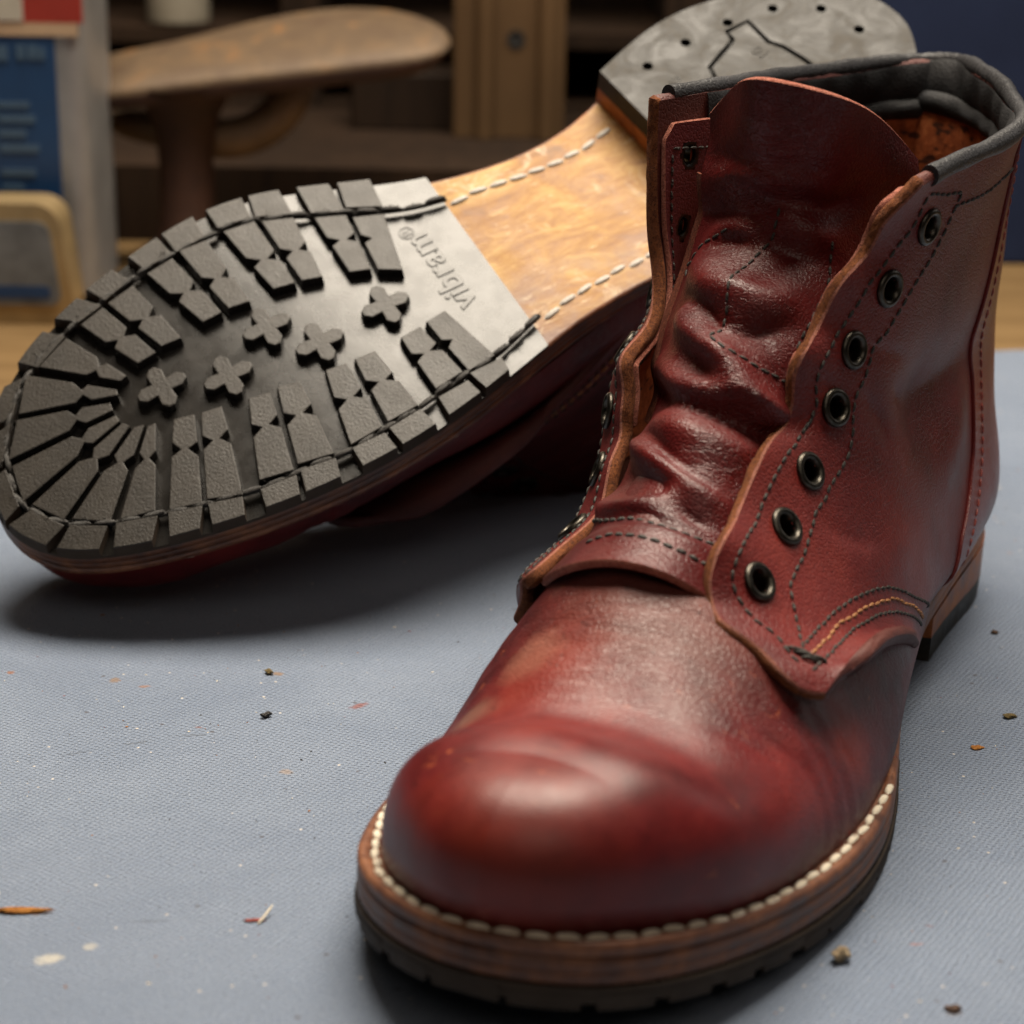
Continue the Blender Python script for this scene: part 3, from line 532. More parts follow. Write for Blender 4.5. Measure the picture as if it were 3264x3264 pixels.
def stitches(mb, P, N, pitch=3.0, w=.42, h=.38, fill=.86, lift=.12, jit=.12, mi=0):
    """row of thread stitches along a curve P with surface normals N"""
    s = alen(P); n = max(2, int(s[-1] / pitch)); t = np.linspace(0, s[-1], n + 1)
    g = lambda q, A: np.array([np.interp(q, s, A[:, k]) for k in range(3)])
    lat = np.linspace(-1, 1, 7)
    for k in range(n):
        L_ = t[k + 1] - t[k]; a = t[k] + L_ * (1 - fill) * .5; b = t[k + 1] - L_ * (1 - fill) * .5
        p0, p1 = g(a, P), g(b, P); nn = g((a + b) / 2, N); nn /= np.linalg.norm(nn) + 1e-9
        d = p1 - p0; ln = np.linalg.norm(d)
        if ln < 1e-6: continue
        d /= ln; sd = np.cross(nn, d); sd /= np.linalg.norm(sd) + 1e-9
        c = g((a + b) / 2, P) + nn * lift + sd * random.uniform(-jit, jit); d = d + sd * random.uniform(-.10, .10); d /= np.linalg.norm(d)
        V = []
        for x in lat:
            rr = math.sqrt(max(0, 1 - abs(x) ** 2.6)); sag = -.35 * h * x * x
            for q in range(8):
                ang = q * math.pi / 4
                V.append(c + d * x * ln / 2 + sd * math.cos(ang) * w * rr + nn * (math.sin(ang) * h * rr + sag))
        F = gridfaces(7, 8, 0, True, False, True)
        mb.add(V, F, mi)
def extrude(mb, P, z0, z1, zf, bev=.35, mi_top=0, mi_side=0, draft=.25, grow=0.0):
    """raised block: plan polygon P, top (ground side) at z0, root at z1, both measured from zf(x)"""
    P = np.array(P, float)
    if sum(P[i - 1, 0] * P[i, 1] - P[i, 0] * P[i - 1, 1] for i in range(len(P))) < 0: P = P[::-1]
    n = len(P); e = np.roll(P, -1, 0) - P; e /= np.linalg.norm(e, axis=1)[:, None] + 1e-9
    nr = np.c_[e[:, 1], -e[:, 0]]; m_ = nr + np.roll(nr, 1, 0); m_ /= np.maximum((m_ * nr).sum(1), .35)[:, None] * 1.0
    R = [(-bev, z0), (-bev * .3, z0 + bev * .35), (0, z0 + bev), (draft, z1)]
    V = []
    for off, z in R:
        Q = P + m_ * (off + grow)
        V += [(q[0], q[1], float(zf(q[0])) + z) for q in Q]
    F = [tuple(range(n))[::-1]]; mi = [mi_top]
    for a in range(3):
        for i in range(n):
            j = (i + 1) % n; F.append((a * n + i, a * n + j, (a + 1) * n + j, (a + 1) * n + i)); mi.append(mi_top if a < 2 else mi_side)
    F = [f[::-1] for f in F] if False else F
    mb.add(V, F, mi)
# ---------------------------------------------------------------- sole plan
LATW = [(0.0, 0.0), (0.8, 5.5), (3.3, 11.2), (7.3, 17.5), (13.0, 24.2), (20.1, 30.5), (28.6, 34.9), (38.5, 36.6), (49.6, 36.3), (61.8, 35.2), (75.0, 34.4), (89.0, 34.0), (103.6, 34.4), (118.8, 35.6), (134.3, 37.6), (150.0, 40.3), (165.7, 43.5), (181.2, 46.5), (196.4, 48.4), (211.0, 48.8), (225.0, 47.7), (238.2, 45.4), (250.4, 42.3), (261.5, 38.5), (271.4, 34.4), (279.9, 30.0), (287.0, 25.2), (292.7, 19.8), (296.7, 13.6), (299.2, 6.9), (300.0, 0.0)]
MEDW = [0.0, 6.5, 12.7, 18.4, 23.3, 27.6, 31.4, 34.9, 37.1, 37.2, 34.6, 30.3, 26.1, 23.4, 23.0, 25.9, 32.2, 39.7, 45.8, 48.4, 48.1, 46.4, 44.2, 41.3, 37.6, 32.6, 26.6, 20.1, 13.5, 6.8, 0.0]
_t = np.linspace(0, 1, 31); _tf = np.linspace(0, 1, 181)
OX_ = cspl(_tf, _t, np.array([a for a, b in LATW])); OLAT = cspl(_tf, _t, np.array([b for a, b in LATW])); OMED = cspl(_tf, _t, np.array(MEDW))
OX_[0] = 0; OX_[-1] = 300; OLAT[[0, -1]] = 0; OMED[[0, -1]] = 0
def zsole(x):
    """height of the underside of the leather sole"""
    x = np.asarray(x, float)
    return np.where(x > 150, 4.7 + zspring(x), 4.7 + 7.3 * sm(150, 92, x) + 5.6 * sm(92, 18, x))
def inset_loop(lat, med, off):
    """closed loop heel -> lateral -> toe -> medial; returns two equal strips inset by off"""
    L_ = np.concatenate([lat, med[::-1][1:-1]]); e = np.roll(L_, -1, 0) - np.roll(L_, 1, 0); e /= np.linalg.norm(e, axis=1)[:, None] + 1e-9
    nr = np.c_[-e[:, 1], e[:, 0]]
    c = L_.mean(0)
    if ((L_ - c) * nr).sum() > 0: nr = -nr
    Q = L_ + nr * off; n = len(lat)
    return Q
def band_solid(mb, lat, med, prof, zf, mis, cap_top=True, cap_bot=True, mi_top=0, mi_bot=0):
    """prof: list of (inset, dz) from bottom to top; mis material per ring strip"""
    n = len(lat); rings = [inset_loop(lat, med, o) for o, _ in prof]; m_ = len(rings[0])
    V = []
    for (o, dz), Q in zip(prof, rings):
        z = zf(Q[:, 0]) + dz; V += np.c_[Q, z].tolist()
    F = []; mi = []
    for a in range(len(prof) - 1):
        for i in range(m_):
            j = (i + 1) % m_; F.append((a * m_ + i, a * m_ + j, (a + 1) * m_ + j, (a + 1) * m_ + i)); mi.append(mis[a] if isinstance(mis, list) else mis)
    # orientation: loop direction
    Q = rings[0]; area_ = 0.5 * sum(Q[i - 1, 0] * Q[i, 1] - Q[i, 0] * Q[i - 1, 1] for i in range(m_))
    if area_ < 0: F = [f[::-1] for f in F]
    def cap(r, upw, mat):
        Q = rings[r]; base = r * m_
        la = list(range(n)); me = [0 if True else 0] + [m_ - k for k in range(1, n - 1)] + [n - 1]
        zz = prof[r][1]; K = 9
        idx = []
        for i in range(n):
            a, b = Q[la[i]], Q[me[i]]; row = [base + la[i]]
            for k in range(1, K):
                p = a + (b - a) * k / K; V.append([p[0], p[1], float(zf(p[0])) + zz]); row.append(len(V) - 1)
            row.append(base + me[i]); idx.append(row)
        for i in range(n - 1):
            for k in range(K):
                f = (idx[i][k], idx[i + 1][k], idx[i + 1][k + 1], idx[i][k + 1])
                f = tuple(dict.fromkeys(f))
                if len(f) < 3: continue
                p = np.array([V[q] for q in f]); nz = np.cross(p[1] - p[0], p[2] - p[1])[2]
                F.append(f if (nz > 0) == upw else f[::-1]); mi.append(mat)
    if cap_bot: cap(0, False, mi_bot)
    if cap_top: cap(len(prof) - 1, True, mi_top)
    mb.add(V, F, mi)
def outline_part(x0l, x1l, x0m, x1m, n=120):
    a = np.linspace(0, 1, n); a = .5 - .5 * np.cos(a * np.pi)
    tl = np.interp([x0l, x1l], OX_, _tf); tm = np.interp([x0m, x1m], OX_, _tf)
    A = tl[0] + (tl[1] - tl[0]) * a; B = tm[0] + (tm[1] - tm[0]) * a
    f = lambda q, Y: np.interp(q, _tf, Y)
    return np.c_[f(A, OX_), f(A, OLAT)], np.c_[f(B, OX_), -f(B, OMED)]
def side_at(x, s): return float(np.interp(x, OX_, OLAT)) if s > 0 else -float(np.interp(x, OX_, OMED))
# ---------------------------------------------------------------- one boot, built as a left boot (mirror = right boot)
def on_sheet(G, N, uv, n=160, lift=0.0):
    P = uvpoint(G, uv)
    P = curve(P, n) if len(P) > 2 else np.linspace(P[0], P[1], n)
    # snap back to the sheet
    flat = G.reshape(-1, 3); NN = N.reshape(-1, 3); Q = []; W = []
    for p in P:
        d = ((flat - p) ** 2).sum(1); k = np.argpartition(d, 6)[:6]; w = 1 / (d[k] + 1e-4); w /= w.sum()
        nn = (NN[k] * w[:, None]).sum(0); nn /= np.linalg.norm(nn) + 1e-9; c = (flat[k] * w[:, None]).sum(0)
        Q.append(p - nn * ((p - c) @ nn) + nn * lift); W.append(nn)
    return np.array(Q), np.array(W)
def arc_uv(G, mm, vs):
    out = []
    for v in vs:
        j = v * (G.shape[1] - 1); col = uvpoint(G, [(u, v) for u in np.linspace(0, 1, G.shape[0])]); s = alen(col)
        out.append((float(np.interp(mm, s, np.linspace(0, 1, G.shape[0]))), v))
    return out
EYE = None
def lathe(mb, prof, c, n, seg=24, mi=0):
    n = np.array(n) / np.linalg.norm(n); a = np.cross(n, [0, 0, 1.0]); a = a / np.linalg.norm(a) if np.linalg.norm(a) > 1e-3 else np.array([1.0, 0, 0]); b = np.cross(n, a)
    V = []
    for r, h in prof:
        for k in range(seg):
            t = 2 * math.pi * k / seg; V.append(c + n * h + r * (math.cos(t) * a + math.sin(t) * b))
    F = gridfaces(len(prof), seg, 0, True, False, True)
    mb.add(V, F, mi); return len(mb.v)
def lug_with_notch(q, fl, fr):
    OL, OR, IR, IL = [np.array(p, float) for p in q]
    mid = lambda a, b, f: a + (b - a) * f
    P = [OL, OR]
    d = .085
    if fr:
        a, b = mid(OR, IR, fr - d), mid(OR, IR, fr + d); c = mid(OR, IR, fr + .01); o = mid(OL, IL, fl or fr); P += [a, c + (o - c) * (.40 if fl else .34), b]
    P += [IR + (IL - IR) * .04, IL + (IR - IL) * .04]
    if fl:
        a, b = mid(IL, OL, 1 - fl - d), mid(IL, OL, 1 - fl + d); c = mid(IL, OL, 1 - fl); o = mid(OR, IR, fr or fl); P += [a, c + (o - c) * (.40 if fr else .34), b]
    return P
def make_boot(name, flip, label, with_text):
    root = bpy.data.objects.new(name, None); COL.objects.link(root); root.empty_display_size = .05
    tag(root, label, 'boot', 'pair of oxblood leather boots')
    def B(mb, nm, mats, parent=None, **k): return mb.build(nm, mats, parent or root, flip, **k)
    # ---- leather midsole, welt, heel
    lat = np.c_[OX_, OLAT]; med = np.c_[OX_, -OMED]
    mb = MB()
    band_solid(mb, lat, med, [(1.0, 0.0), (.35, .15), (.05, .7), (0, 2.6), (.12, 2.75), (.12, 2.95), (0, 3.1), (.1, 5.2), (.5, 5.6)], zsole, 0, mi_bot=1)
    B(mb, 'midsole', [M['midsole'], M['sole_leather']], angle=50)
    mb = MB()
    band_solid(mb, lat, med, [(.7, 5.62), (.15, 5.85), (.0, 6.6), (.15, 7.8), (.6, 8.45), (1.3, 8.65), (2.0, 8.45), (2.3, 8.25), (2.7, 8.5), (8.5, 8.55)], zsole, 0)
    B(mb, 'welt', M['welt'], angle=60)
    la, me = outline_part(0, 87.5, 0, 88.0, 90)
    mb = MB(); zflat = lambda x: np.zeros_like(np.asarray(x, float))
    n = len(la)
    # leather lifts of the heel
    def heel_block(mb, z0, z1f, ins0, ins1, mi=0, rows=5, mi_bot=0):
        L0 = np.concatenate([la, me[::-1][:-1]]); m_ = len(L0)
        c = np.array([48.0, 0]);
        V = []
        for k in range(rows + 1):
            f = k / rows; ins = ins0 + (ins1 - ins0) * f
            for p in L0:
                d = (p - c); d = d / (np.linalg.norm(d) + 1e-9); q = p - d * ins; V.append((q[0], q[1], z0 + (float(z1f(q[0])) - z0) * f))
        F = gridfaces(rows + 1, m_, 0, True, False, True)
        v = np.array(V); f = F[m_ + 10]; nn = np.cross(v[f[1]] - v[f[0]], v[f[2]] - v[f[1]])
        if nn[:2] @ (v[f[0]][:2] - c) < 0: F = [g[::-1] for g in F]
        mis = [mi] * len(F)
        bot = list(range(m_)); A = np.array([V[i] for i in bot]); ar = sum(A[i - 1, 0] * A[i, 1] - A[i, 0] * A[i - 1, 1] for i in range(m_))
        F.append(tuple(bot[::-1] if ar > 0 else bot)); mis.append(mi_bot)
        top = [rows * m_ + i for i in range(m_)]; F.append(tuple(top if ar > 0 else top[::-1])); mis.append(mi)
        mb.add(V, F, mis)
    heel_block(mb, 6.6, lambda x: zsole(x) + .2, .1, -.2, rows=6)
    B(mb, 'heel_stack', M['heel_stack'], angle=50)
    mb = MB(); heel_block(mb, 0.0, lambda x: 6.55, .5, .05, rows=3)
    hc = B(mb, 'heel_cap', [M['heel_rubber'], M['hole']], angle=35)
    # nail holes and moulded groove are cut into the rubber
    cut = MB()
    for x, y in [(74.9, -24.2), (60.0, -25.7), (44.7, -25.4), (30.0, -22.6), (18.1, -14.6), (14.2, -1.5), (20.7, 11.5), (32, 20.5), (47, 23.5), (62, 24.5), (75, 24)]:
        a = np.linspace(0, 2 * np.pi, 18, endpoint=False); V = [(x + 1.6 * math.cos(t), y + 1.6 * math.sin(t), z) for z in (-1, 3.2) for t in a]
        F = [tuple(range(18))[::-1], tuple(range(18, 36))] + [(k, (k + 1) % 18, 18 + (k + 1) % 18, 18 + k) for k in range(18)]
        cut.add(V, F)
    em = [(61.5, -9.5), (60.1, -13.7), (54.4, -16.1), (49.4, -18.0), (47.6, -19.2), (47.3, -22.6), (39.4, -22.6), (39.6, -12.4), (37.3, -8.4), (35.5, -1.4), (34.7, 4.4), (36, 10), (40, 14.5), (48, 16.5), (56, 14), (60.5, 8), (62, -2)]
    E_ = np.array(em); e = np.roll(E_, -1, 0) - np.roll(E_, 1, 0); e /= np.linalg.norm(e, axis=1)[:, None]; nr = np.c_[-e[:, 1], e[:, 0]]
    n_ = len(em); V = [(*(E_[i] + nr[i] * w), z) for z in (-1, 1.6) for w in (-.8, .8) for i in range(n_)]
    F = []
    for i in range(n_):
        j = (i + 1) % n_
        F += [(i, j, n_ + j, n_ + i), (2 * n_ + i, 3 * n_ + i, 3 * n_ + j, 2 * n_ + j), (i, 2 * n_ + i, 2 * n_ + j, j), (n_ + i, n_ + j, 3 * n_ + j, 3 * n_ + i)]
    cut2 = MB(); cut2.add(V, F)
    for cm in (cut, cut2):
        co = cm.build('cutter', M['hole'], None, flip, smooth=False)
        bm = bmesh.new(); bm.from_mesh(co.data); bmesh.ops.recalc_face_normals(bm, faces=bm.faces); bm.to_mesh(co.data); bm.free()
        bm = bmesh.new(); bm.from_mesh(hc.data); bmesh.ops.recalc_face_normals(bm, faces=bm.faces); bm.to_mesh(hc.data); bm.free()
        md = hc.modifiers.new('cut', 'BOOLEAN'); md.operation = 'DIFFERENCE'; md.solver = 'EXACT'; md.object = co
        dg = bpy.context.evaluated_depsgraph_get(); nm_ = bpy.data.meshes.new_from_object(hc.evaluated_get(dg)); hc.modifiers.clear(); hc.data = nm_
        bpy.data.objects.remove(co)
    # ---- rubber half sole with lugs
    LUG = 3.1
    zs = lambda x: zspring(x)
    la2, me2 = outline_part(156.3, 300, 150.9, 300, 130)
    mb = MB()
    band_solid(mb, la2, me2, [(-.42, LUG), (-.42, 4.3), (-.1, 4.72)], zs, [2, 2])
    if not flip:                              # moulded rim that closes the tread channels at the edge
        band_solid(mb, la2, me2, [(1.6, 1.5), (-.46, 1.5), (-.46, LUG + .02)], zs, [2, 2], cap_top=False, cap_bot=False)
    # tread blocks
    for k, (q, fl, fr) in INNER.items():
        extrude(mb, lug_with_notch(q, fl, fr), 0.0, LUG + .05, zs, .22, 1, 0, .3, .2)
    for k, q in OUTER.items():
        q = np.array(q, float)
        # outer edge follows the sole outline
        def tpar(p):
            s = 1 if (p[1] > 0) else -1
            W_ = np.c_[OX_, OLAT if s > 0 else -OMED]; return s, ((W_ - p) ** 2).sum(1).argmin()
        (s0, i0), (s1, i1) = tpar(q[0]), tpar(q[1])
        if s0 == s1:
            W_ = np.c_[OX_, OLAT if s0 > 0 else -OMED]; rng_ = range(i0, i1 + 1) if i1 >= i0 else range(i0, i1 - 1, -1)
            arc = [W_[i] for i in rng_][::2] if abs(i1 - i0) > 3 else [W_[i] for i in rng_]
            if len(arc) < 2: arc = [q[0], q[1]]
            P = list(arc) + [q[2], q[3]]
        else: P = list(q)
        extrude(mb, P, 0.0, LUG + .05, zs, .18, 1, 2, .25, .32)
    for (x, y) in CROSS:
        # four-petal stud, turned a little
        P = []
        for k in range(4):
            a = math.radians(-5) + k * math.pi / 2
            for r, da in ((2.7, -.62), (5.6, -.42), (6.9, -.12), (6.9, .12), (5.6, .42), (2.7, .62)):
                if r < 3: continue
                P.append((x + r * math.cos(a + da), y + r * math.sin(a + da)))
            P.append((x + 2.9 * math.cos(a + math.pi / 4), y + 2.9 * math.sin(a + math.pi / 4)))
        extrude(mb, P, 0.25, LUG + .05, zs, .3, 1, 0, .15)
    oso = B(mb, 'outsole', [M['rubber'], M['lug'], M['rubber_side']], smooth=False)
    # ---- sole stitching
    def sole_line(x0, x1, s, ins, n=200, extra=0.0):
        W_ = inset_loop(lat, med, ins); N_ = len(lat)
        Q = W_[:N_] if s > 0 else np.concatenate([W_[:1], W_[N_:][::-1], W_[N_ - 1:N_]])
        m_ = (Q[:, 0] >= x0) & (Q[:, 0] <= x1); return Q[m_]
    SL = [(153, 33.5), (158, 34.9), (164, 36.7), (169, 38), (174, 38.6), (184, 39.6), (194, 40.8), (207, 42.0), (220, 41.9), (227, 40.9), (235, 39.4), (243, 37.8), (248, 36.2), (257, 32.9), (265, 29.2), (275, 24.0), (283, 18.8), (287, 15.4), (290.7, 10.5), (293.2, 5), (294.3, 0), (293.6, -5), (292.2, -9.8), (289.3, -16), (285, -21.6), (279.2, -27.5), (272, -32.4), (265, -35.4), (256, -37.6), (248, -38.9), (239, -40.0), (228, -41.2), (218, -41.2), (209, -40.6), (203, -39.6), (199, -38.0), (193, -35.2), (189, -33.0), (182, -29.0), (176, -25.6), (168, -21), (159, -17.2), (151, -15.2)]
    P = curve(np.array(SL, float), 560); P = np.c_[P, zspring(P[:, 0]) + 1.35]
    Nn = np.tile([0, 0, -1.0], (len(P), 1))
    mb = MB(); stitches(mb, P + np.array([0, 0, -.75]), Nn, 6.4, .80, .62, 1.0, .1, .40)
    tube(mb, P + np.array([0, 0, .2]), .62, 8)
    for k in range(150):                      # frayed fibres of the waxed thread
        i = random.randrange(len(P)); p = P[i] + np.array([random.gauss(0, .5), random.gauss(0, .5), -1.3]); dd = np.array([random.gauss(0, 1), random.gauss(0, 1), -abs(random.gauss(0, .35))]); dd /= np.linalg.norm(dd); l = random.uniform(.7, 2.2)
        tube(mb, [p, p + dd * l * .5, p + dd * l + np.array([random.gauss(0, .25), random.gauss(0, .25), 0])], .085, 4)
    B(mb, 'outsole_stitching', M['thread_black'])
    for s, x0, x1 in ((1, 92, 153), (-1, 90, 150)):
        mb = MB()
        Q = sole_line(x0, x1, s, 7.6) if s > 0 else np.array([(150, -15.4), (142, -15.6), (135, -15.0), (128, -14.8), (119, -15.2), (111, -15.4), (105, -16.2), (97, -18.2), (91, -19.8)], float)
        Q = curve(Q, 120); P = np.c_[Q, zsole(Q[:, 0]) - .15]
        stitches(mb, P, np.tile([0, 0, -1.0], (len(P), 1)), 6.2, .85, .62, .98, .05, .4)
        B(mb, 'shank_stitching', M['thread_grey'])
    # ---- vamp
    G, FB = vamp_grid(230, 76, FOOT, [(x, y, 14 + (z - 14) * (1 - .06 * float(sm(215, 250, x)))) for x, y, z in RIDGE], 0.0) if flip else vamp_grid(230, 76); nV = G.shape[1]
    NV = normals(G); NV = NV * np.sign(NV[115, 75][2]); NV[-1] = NV[-2]
    G = fold(G, VAMP_FOLDS + crinkles(VAMP_FOLDS, 5, .02, 3, .2, .6), NV); G = G + (NV * (.10 * np.sin(G[..., 0:1] * .9 + 2 * np.sin(G[..., 1:2] * .11)) * sm(205, 215, G[..., 0:1]) * sm(240, 228, G[..., 0:1])))
    vflip = (np.cross(G[116, 75] - G[115, 75], G[115, 76] - G[115, 75])[2] < 0)
    mb = MB(); mb.add(G.reshape(-1, 3), gridfaces(230, nV, 0, vflip)); B(mb, 'vamp', M['vamp'], angle=0)
    # white welt stitching follows the vamp foot
    fb = curve(np.array(FOOT, float), 400); c0 = np.array([180.0, 0]); T = np.gradient(fb, axis=0); T /= np.linalg.norm(T, axis=1)[:, None]; nr = np.c_[T[:, 1], -T[:, 0]]
    if nr[200] @ np.array([1, 0]) < 0: nr = -nr
    wl = fb + nr * 1.35; m_ = (wl[:, 0] > 187)
    P = np.c_[wl, zsole(wl[:, 0]) + 8.62][m_]
    mb = MB(); stitches(mb, P, np.tile([0, 0, 1.0], (len(P), 1)), 5.3, .80, .55, .93, .12, .30); B(mb, 'welt_stitching', M['thread_white'])
    # loose fibres along the welt seam
    mb = MB()
    for k in range(46):
        i = random.randrange(60, 340); p = np.array([*(fb[i] + nr[i] * random.uniform(.3, 1.2)), 13.6 + float(zspring(fb[i][0]))])
        d = np.array([random.gauss(0, 1), random.gauss(0, 1), random.uniform(.2, 1.3)]); d /= np.linalg.norm(d); l = random.uniform(.8, 2.0)
        tube(mb, [p, p + d * l * .5 + np.array([0, 0, .1]), p + d * l + np.array([random.gauss(0, .3), random.gauss(0, .3), 0])], .09, 5)
    tag(B(mb, 'seam_fibres', M['thread_red']), kind='stuff')
    # ---- quarters
    EDGE = M['edge_dark'] if flip else M['edge']; EDGEL = M['edge_dark'] if flip else M['edge_light']  # upturned boot: edges coloured dark to stand for the shade below its sole
    LG = lat_grid(150, 150); NL = -normals(LG); LG = fold(LG, LAT_FOLDS + crinkles(LAT_FOLDS, 8, .014, 4, .22, .6) + ([] if flip else [(1.2, 11, [(0.0, .84)]), (1.0, 12, [(0.0, .90)]), (1.3, 12, [(0.0, .96)])]), NL); NL = -normals(LG)
    MG = med_grid(120, 130); NM = normals(MG)
    eyeL = [(uvpoint(LG, [q])[0], on_sheet(LG, NL, [q, q], 2)[1][0]) for q in LAT_EYELETS]
    med_eye = [arc_uv(MG, 10.0, [v])[0] for v in (.105, .225, .34, .455, .569, .67, .785)]
    eyeM = [(uvpoint(MG, [q])[0], on_sheet(MG, NM, [q, q], 2)[1][0]) for q in med_eye]
    mb = MB(); shell(mb, LG, -1, 3.0, [p for p, _ in eyeL], 2.7, 0, 2, 1, .3, 3, 4); B(mb, 'lateral_quarter', [M['quarter'], EDGE, M['edge_dark'], M['edge_dark'], EDGEL], angle=60)
    mb = MB(); shell(mb, MG, 1, 3.3, [p for p, _ in eyeM], 2.7, 0, 2, 1, .3, 2, 3); B(mb, 'medial_quarter', [M['quarter'], EDGE, M['edge_dark'], EDGEL], angle=60)
    for lst in (eyeL, eyeM):
        for p, n in lst:
            mb = MB()
            lathe(mb, [(4.25, -.1), (4.35, .25), (4.2, .7), (3.75, 1.05), (3.2, 1.1), (2.75, .8), (2.45, .2), (2.3, -.6), (2.3, -4.6)], p, n, 32, 0)
            lathe(mb, [(2.3, -4.4), (3.0, -4.8), (3.8, -4.6), (3.5, -4.35), (3.0, -4.2)], p, n, 10, 1)
            B(mb, 'eyelet', [M['eyelet'], M['eyelet_back']], angle=50)
    # facing linings (inside strips that carry the eyelets)
    for nm, GG, NN, sg, v0, v1 in (('facing_lining', MG, NM, 1, .045, .60), ('facing_lining', LG, NL, -1, .05, .70)):
        vs = np.linspace(v0, v1, 60); rows_ = []
        for v in vs:
            a = arc_uv(GG, 1.2 + 3.0 * max(0, 1 - (v - v0) / .03), [v])[0][0]; b = arc_uv(GG, 21.5 - 4 * max(0, (v - .35)) / .25, [v])[0][0]
            rows_.append([(u, v) for u in np.linspace(a, b, 22)])
        S_ = np.array([[uvpoint(GG, [q])[0] for q in r] for r in rows_]).transpose(1, 0, 2)
        nn = normals(S_); sgn = 1 if (nn[10, 30] @ (NN[5, 40])) > 0 else -1
        S_ = S_ - nn * sgn * 3.4
        hol = [p - n * 3.4 for p, n in (eyeM if sg > 0 else eyeL)]
        mb = MB(); shell(mb, S_, sgn, 1.35, hol, 2.5, 0, 0, 1); B(mb, nm, [M['facing'], M['edge_pink']], angle=60)
        nn = normals(S_) * sgn; I = S_ - nn * 1.35
        mb = MB()
        for line in ([(.86, t) for t in np.linspace(.09, .95, 20)], [(.14, t) for t in np.linspace(.10, .95, 20)], [(u, .085) for u in np.linspace(.14, .86, 8)]):
            mb = MB(); P, W = on_sheet(I, -nn, line, 120); stitches(mb, P, W, 2.7, .34, .3); B(mb, 'facing_stitching', M['thread'])
    # ---- collar: rolled binding, padded black lining, tan lining
    ring = np.array(MED[0] + LAT[0][::-1][1:], float); RC = curve(ring, 260)
    cen = RC.mean(0)
    mb = MB(); wob = .12 * np.sin(np.linspace(0, 40, 260)) + .10 * np.sin(np.linspace(0, 97, 260))
    i0, i1 = 5, 255
    P = RC[i0:i1] + np.array([0, 0, .2]); tg = np.gradient(P, axis=0); inward = np.cross(tg, [0, 0, 1.0]); inward /= np.linalg.norm(inward, axis=1)[:, None]
    if (inward * (cen - P)).sum() < 0: inward = -inward
    CRE = np.array([.10 * math.sin(i * 1.7 + 2 * math.sin(i * .31)) * (.35 + .65 * sm(70, 120, i) * sm(215, 180, i)) for i in range(i0, i1)])
    tube(mb, P + inward * 1.2 + np.array([0, 0, .35]), 2.0 + wob[i0:i1] + CRE, 20, None, True, 0, 1.12)
    V, F = np.array(mb.v), mb.f; B(mb, 'collar_binding', M['binding'], angle=50)
    def inner_band(GG, NN, v0, v1, u0, off, bulge, nm, mat, thick=1.0, nv=30, nu=90, wav=0.0):
        S_ = np.array([[uvpoint(GG, [(u, v)])[0] - NN[int(u * (GG.shape[0] - 1)), int(v * (GG.shape[1] - 1))] * (off + bulge * math.sin(math.pi * (v - v0) / (v1 - v0)) ** .7 + wav * math.sin(u * 61) * math.sin(math.pi * (v - v0) / (v1 - v0))) for v in np.linspace(v0, v1, nv)] for u in np.linspace(u0, 1, nu)])
        nn = normals(S_); ref = NN[GG.shape[0] // 2, int((v0 + v1) / 2 * (GG.shape[1] - 1))]; sgn = 1 if nn[nu // 2, nv // 2] @ ref > 0 else -1
        mb = MB(); mb.add(S_.reshape(-1, 3), gridfaces(nu, nv, 0, sgn > 0)); return mb
    for GG, NN in ((LG, NL), (MG, NM)):
        mb = inner_band(GG, NN, .0, .07, .17, 3.5, .9, 'x', None, wav=.35); B(mb, 'collar_lining', M['lining_black'], angle=0)
        mb = inner_band(GG, NN, .065, .108, .17, 3.5, 1.9, 'x', None, nv=14, wav=.4); B(mb, 'collar_lining', M['lining_black'], angle=0)
        mb = inner_band(GG, NN, .095, .66, .12, 3.6, 0.0, 'x', None, nv=50); B(mb, 'lining', M['lining'], angle=0)
    # ---- backstay over the heel seam
    def uline(GG, rows, n=60): return np.interp(np.linspace(rows[0][1], rows[-1][1], n), [r[1] for r in rows], [r[0] for r in rows]), np.linspace(rows[0][1], rows[-1][1], n)
    ub = [(.50, .0), (.535, .25)] + LAT_BACK[0] + [(.58, .99)]
    us, vs = uline(LG, ub, 70)
    S1 = np.array([[uvpoint(LG, [(u0 + (1 - u0) * k / 15, v)])[0] for v, u0 in zip(vs, us)] for k in range(16)])
    S2 = np.array([[uvpoint(MG, [(u0 + (1 - u0) * k / 15, v)])[0] for v, u0 in zip(vs, us)] for k in range(15, -1, -1)])
    S_ = np.concatenate([S1, S2[1:]]); nn = normals(S_); sgn = 1 if nn[15, 35][0] < 0 else -1
    m1 = 6; S_ = S_ + nn * sgn * .85
    mb = MB(); shell(mb, S_, sgn, 1.0, (), 0, 0, 0, 1); B(mb, 'backstay', [M['counter'], M['counter']], angle=60)
    nn = normals(S_) * sgn; mb = MB()
    for u in (.045, .955):
        mb = MB(); P, W = on_sheet(S_, nn, [(u, t) for t in np.linspace(.02, .97, 24)], 200); stitches(mb, P, W, 2.8, .34, .3); B(mb, 'backstay_stitching', M['thread_red'])
    # ---- tongue
    TG = tongue_grid(150, 260); NT_ = -normals(TG); TG = fold(TG, TONGUE_FOLDS, NT_); NT_ = -normals(TG); TG = fold(TG, crinkles(TONGUE_FOLDS, 3), NT_); NT_ = -normals(TG)
    TG = TG + NT_ * 1.0 * sm(.86, .9, np.linspace(0, 1, 260))[None, :, None]; NT_ = -normals(TG)
    mb = MB(); shell(mb, TG, -1, 1.9, (), 0, 0, 2, 1); B(mb, 'tongue', [M['tongue'], M['edge_pink'], M['gusset']], angle=0)
    mb = MB()
    TS_ = [[q for i, q in enumerate(TONGUE_STITCH[0]) if i != 5]] + TONGUE_STITCH[1:]
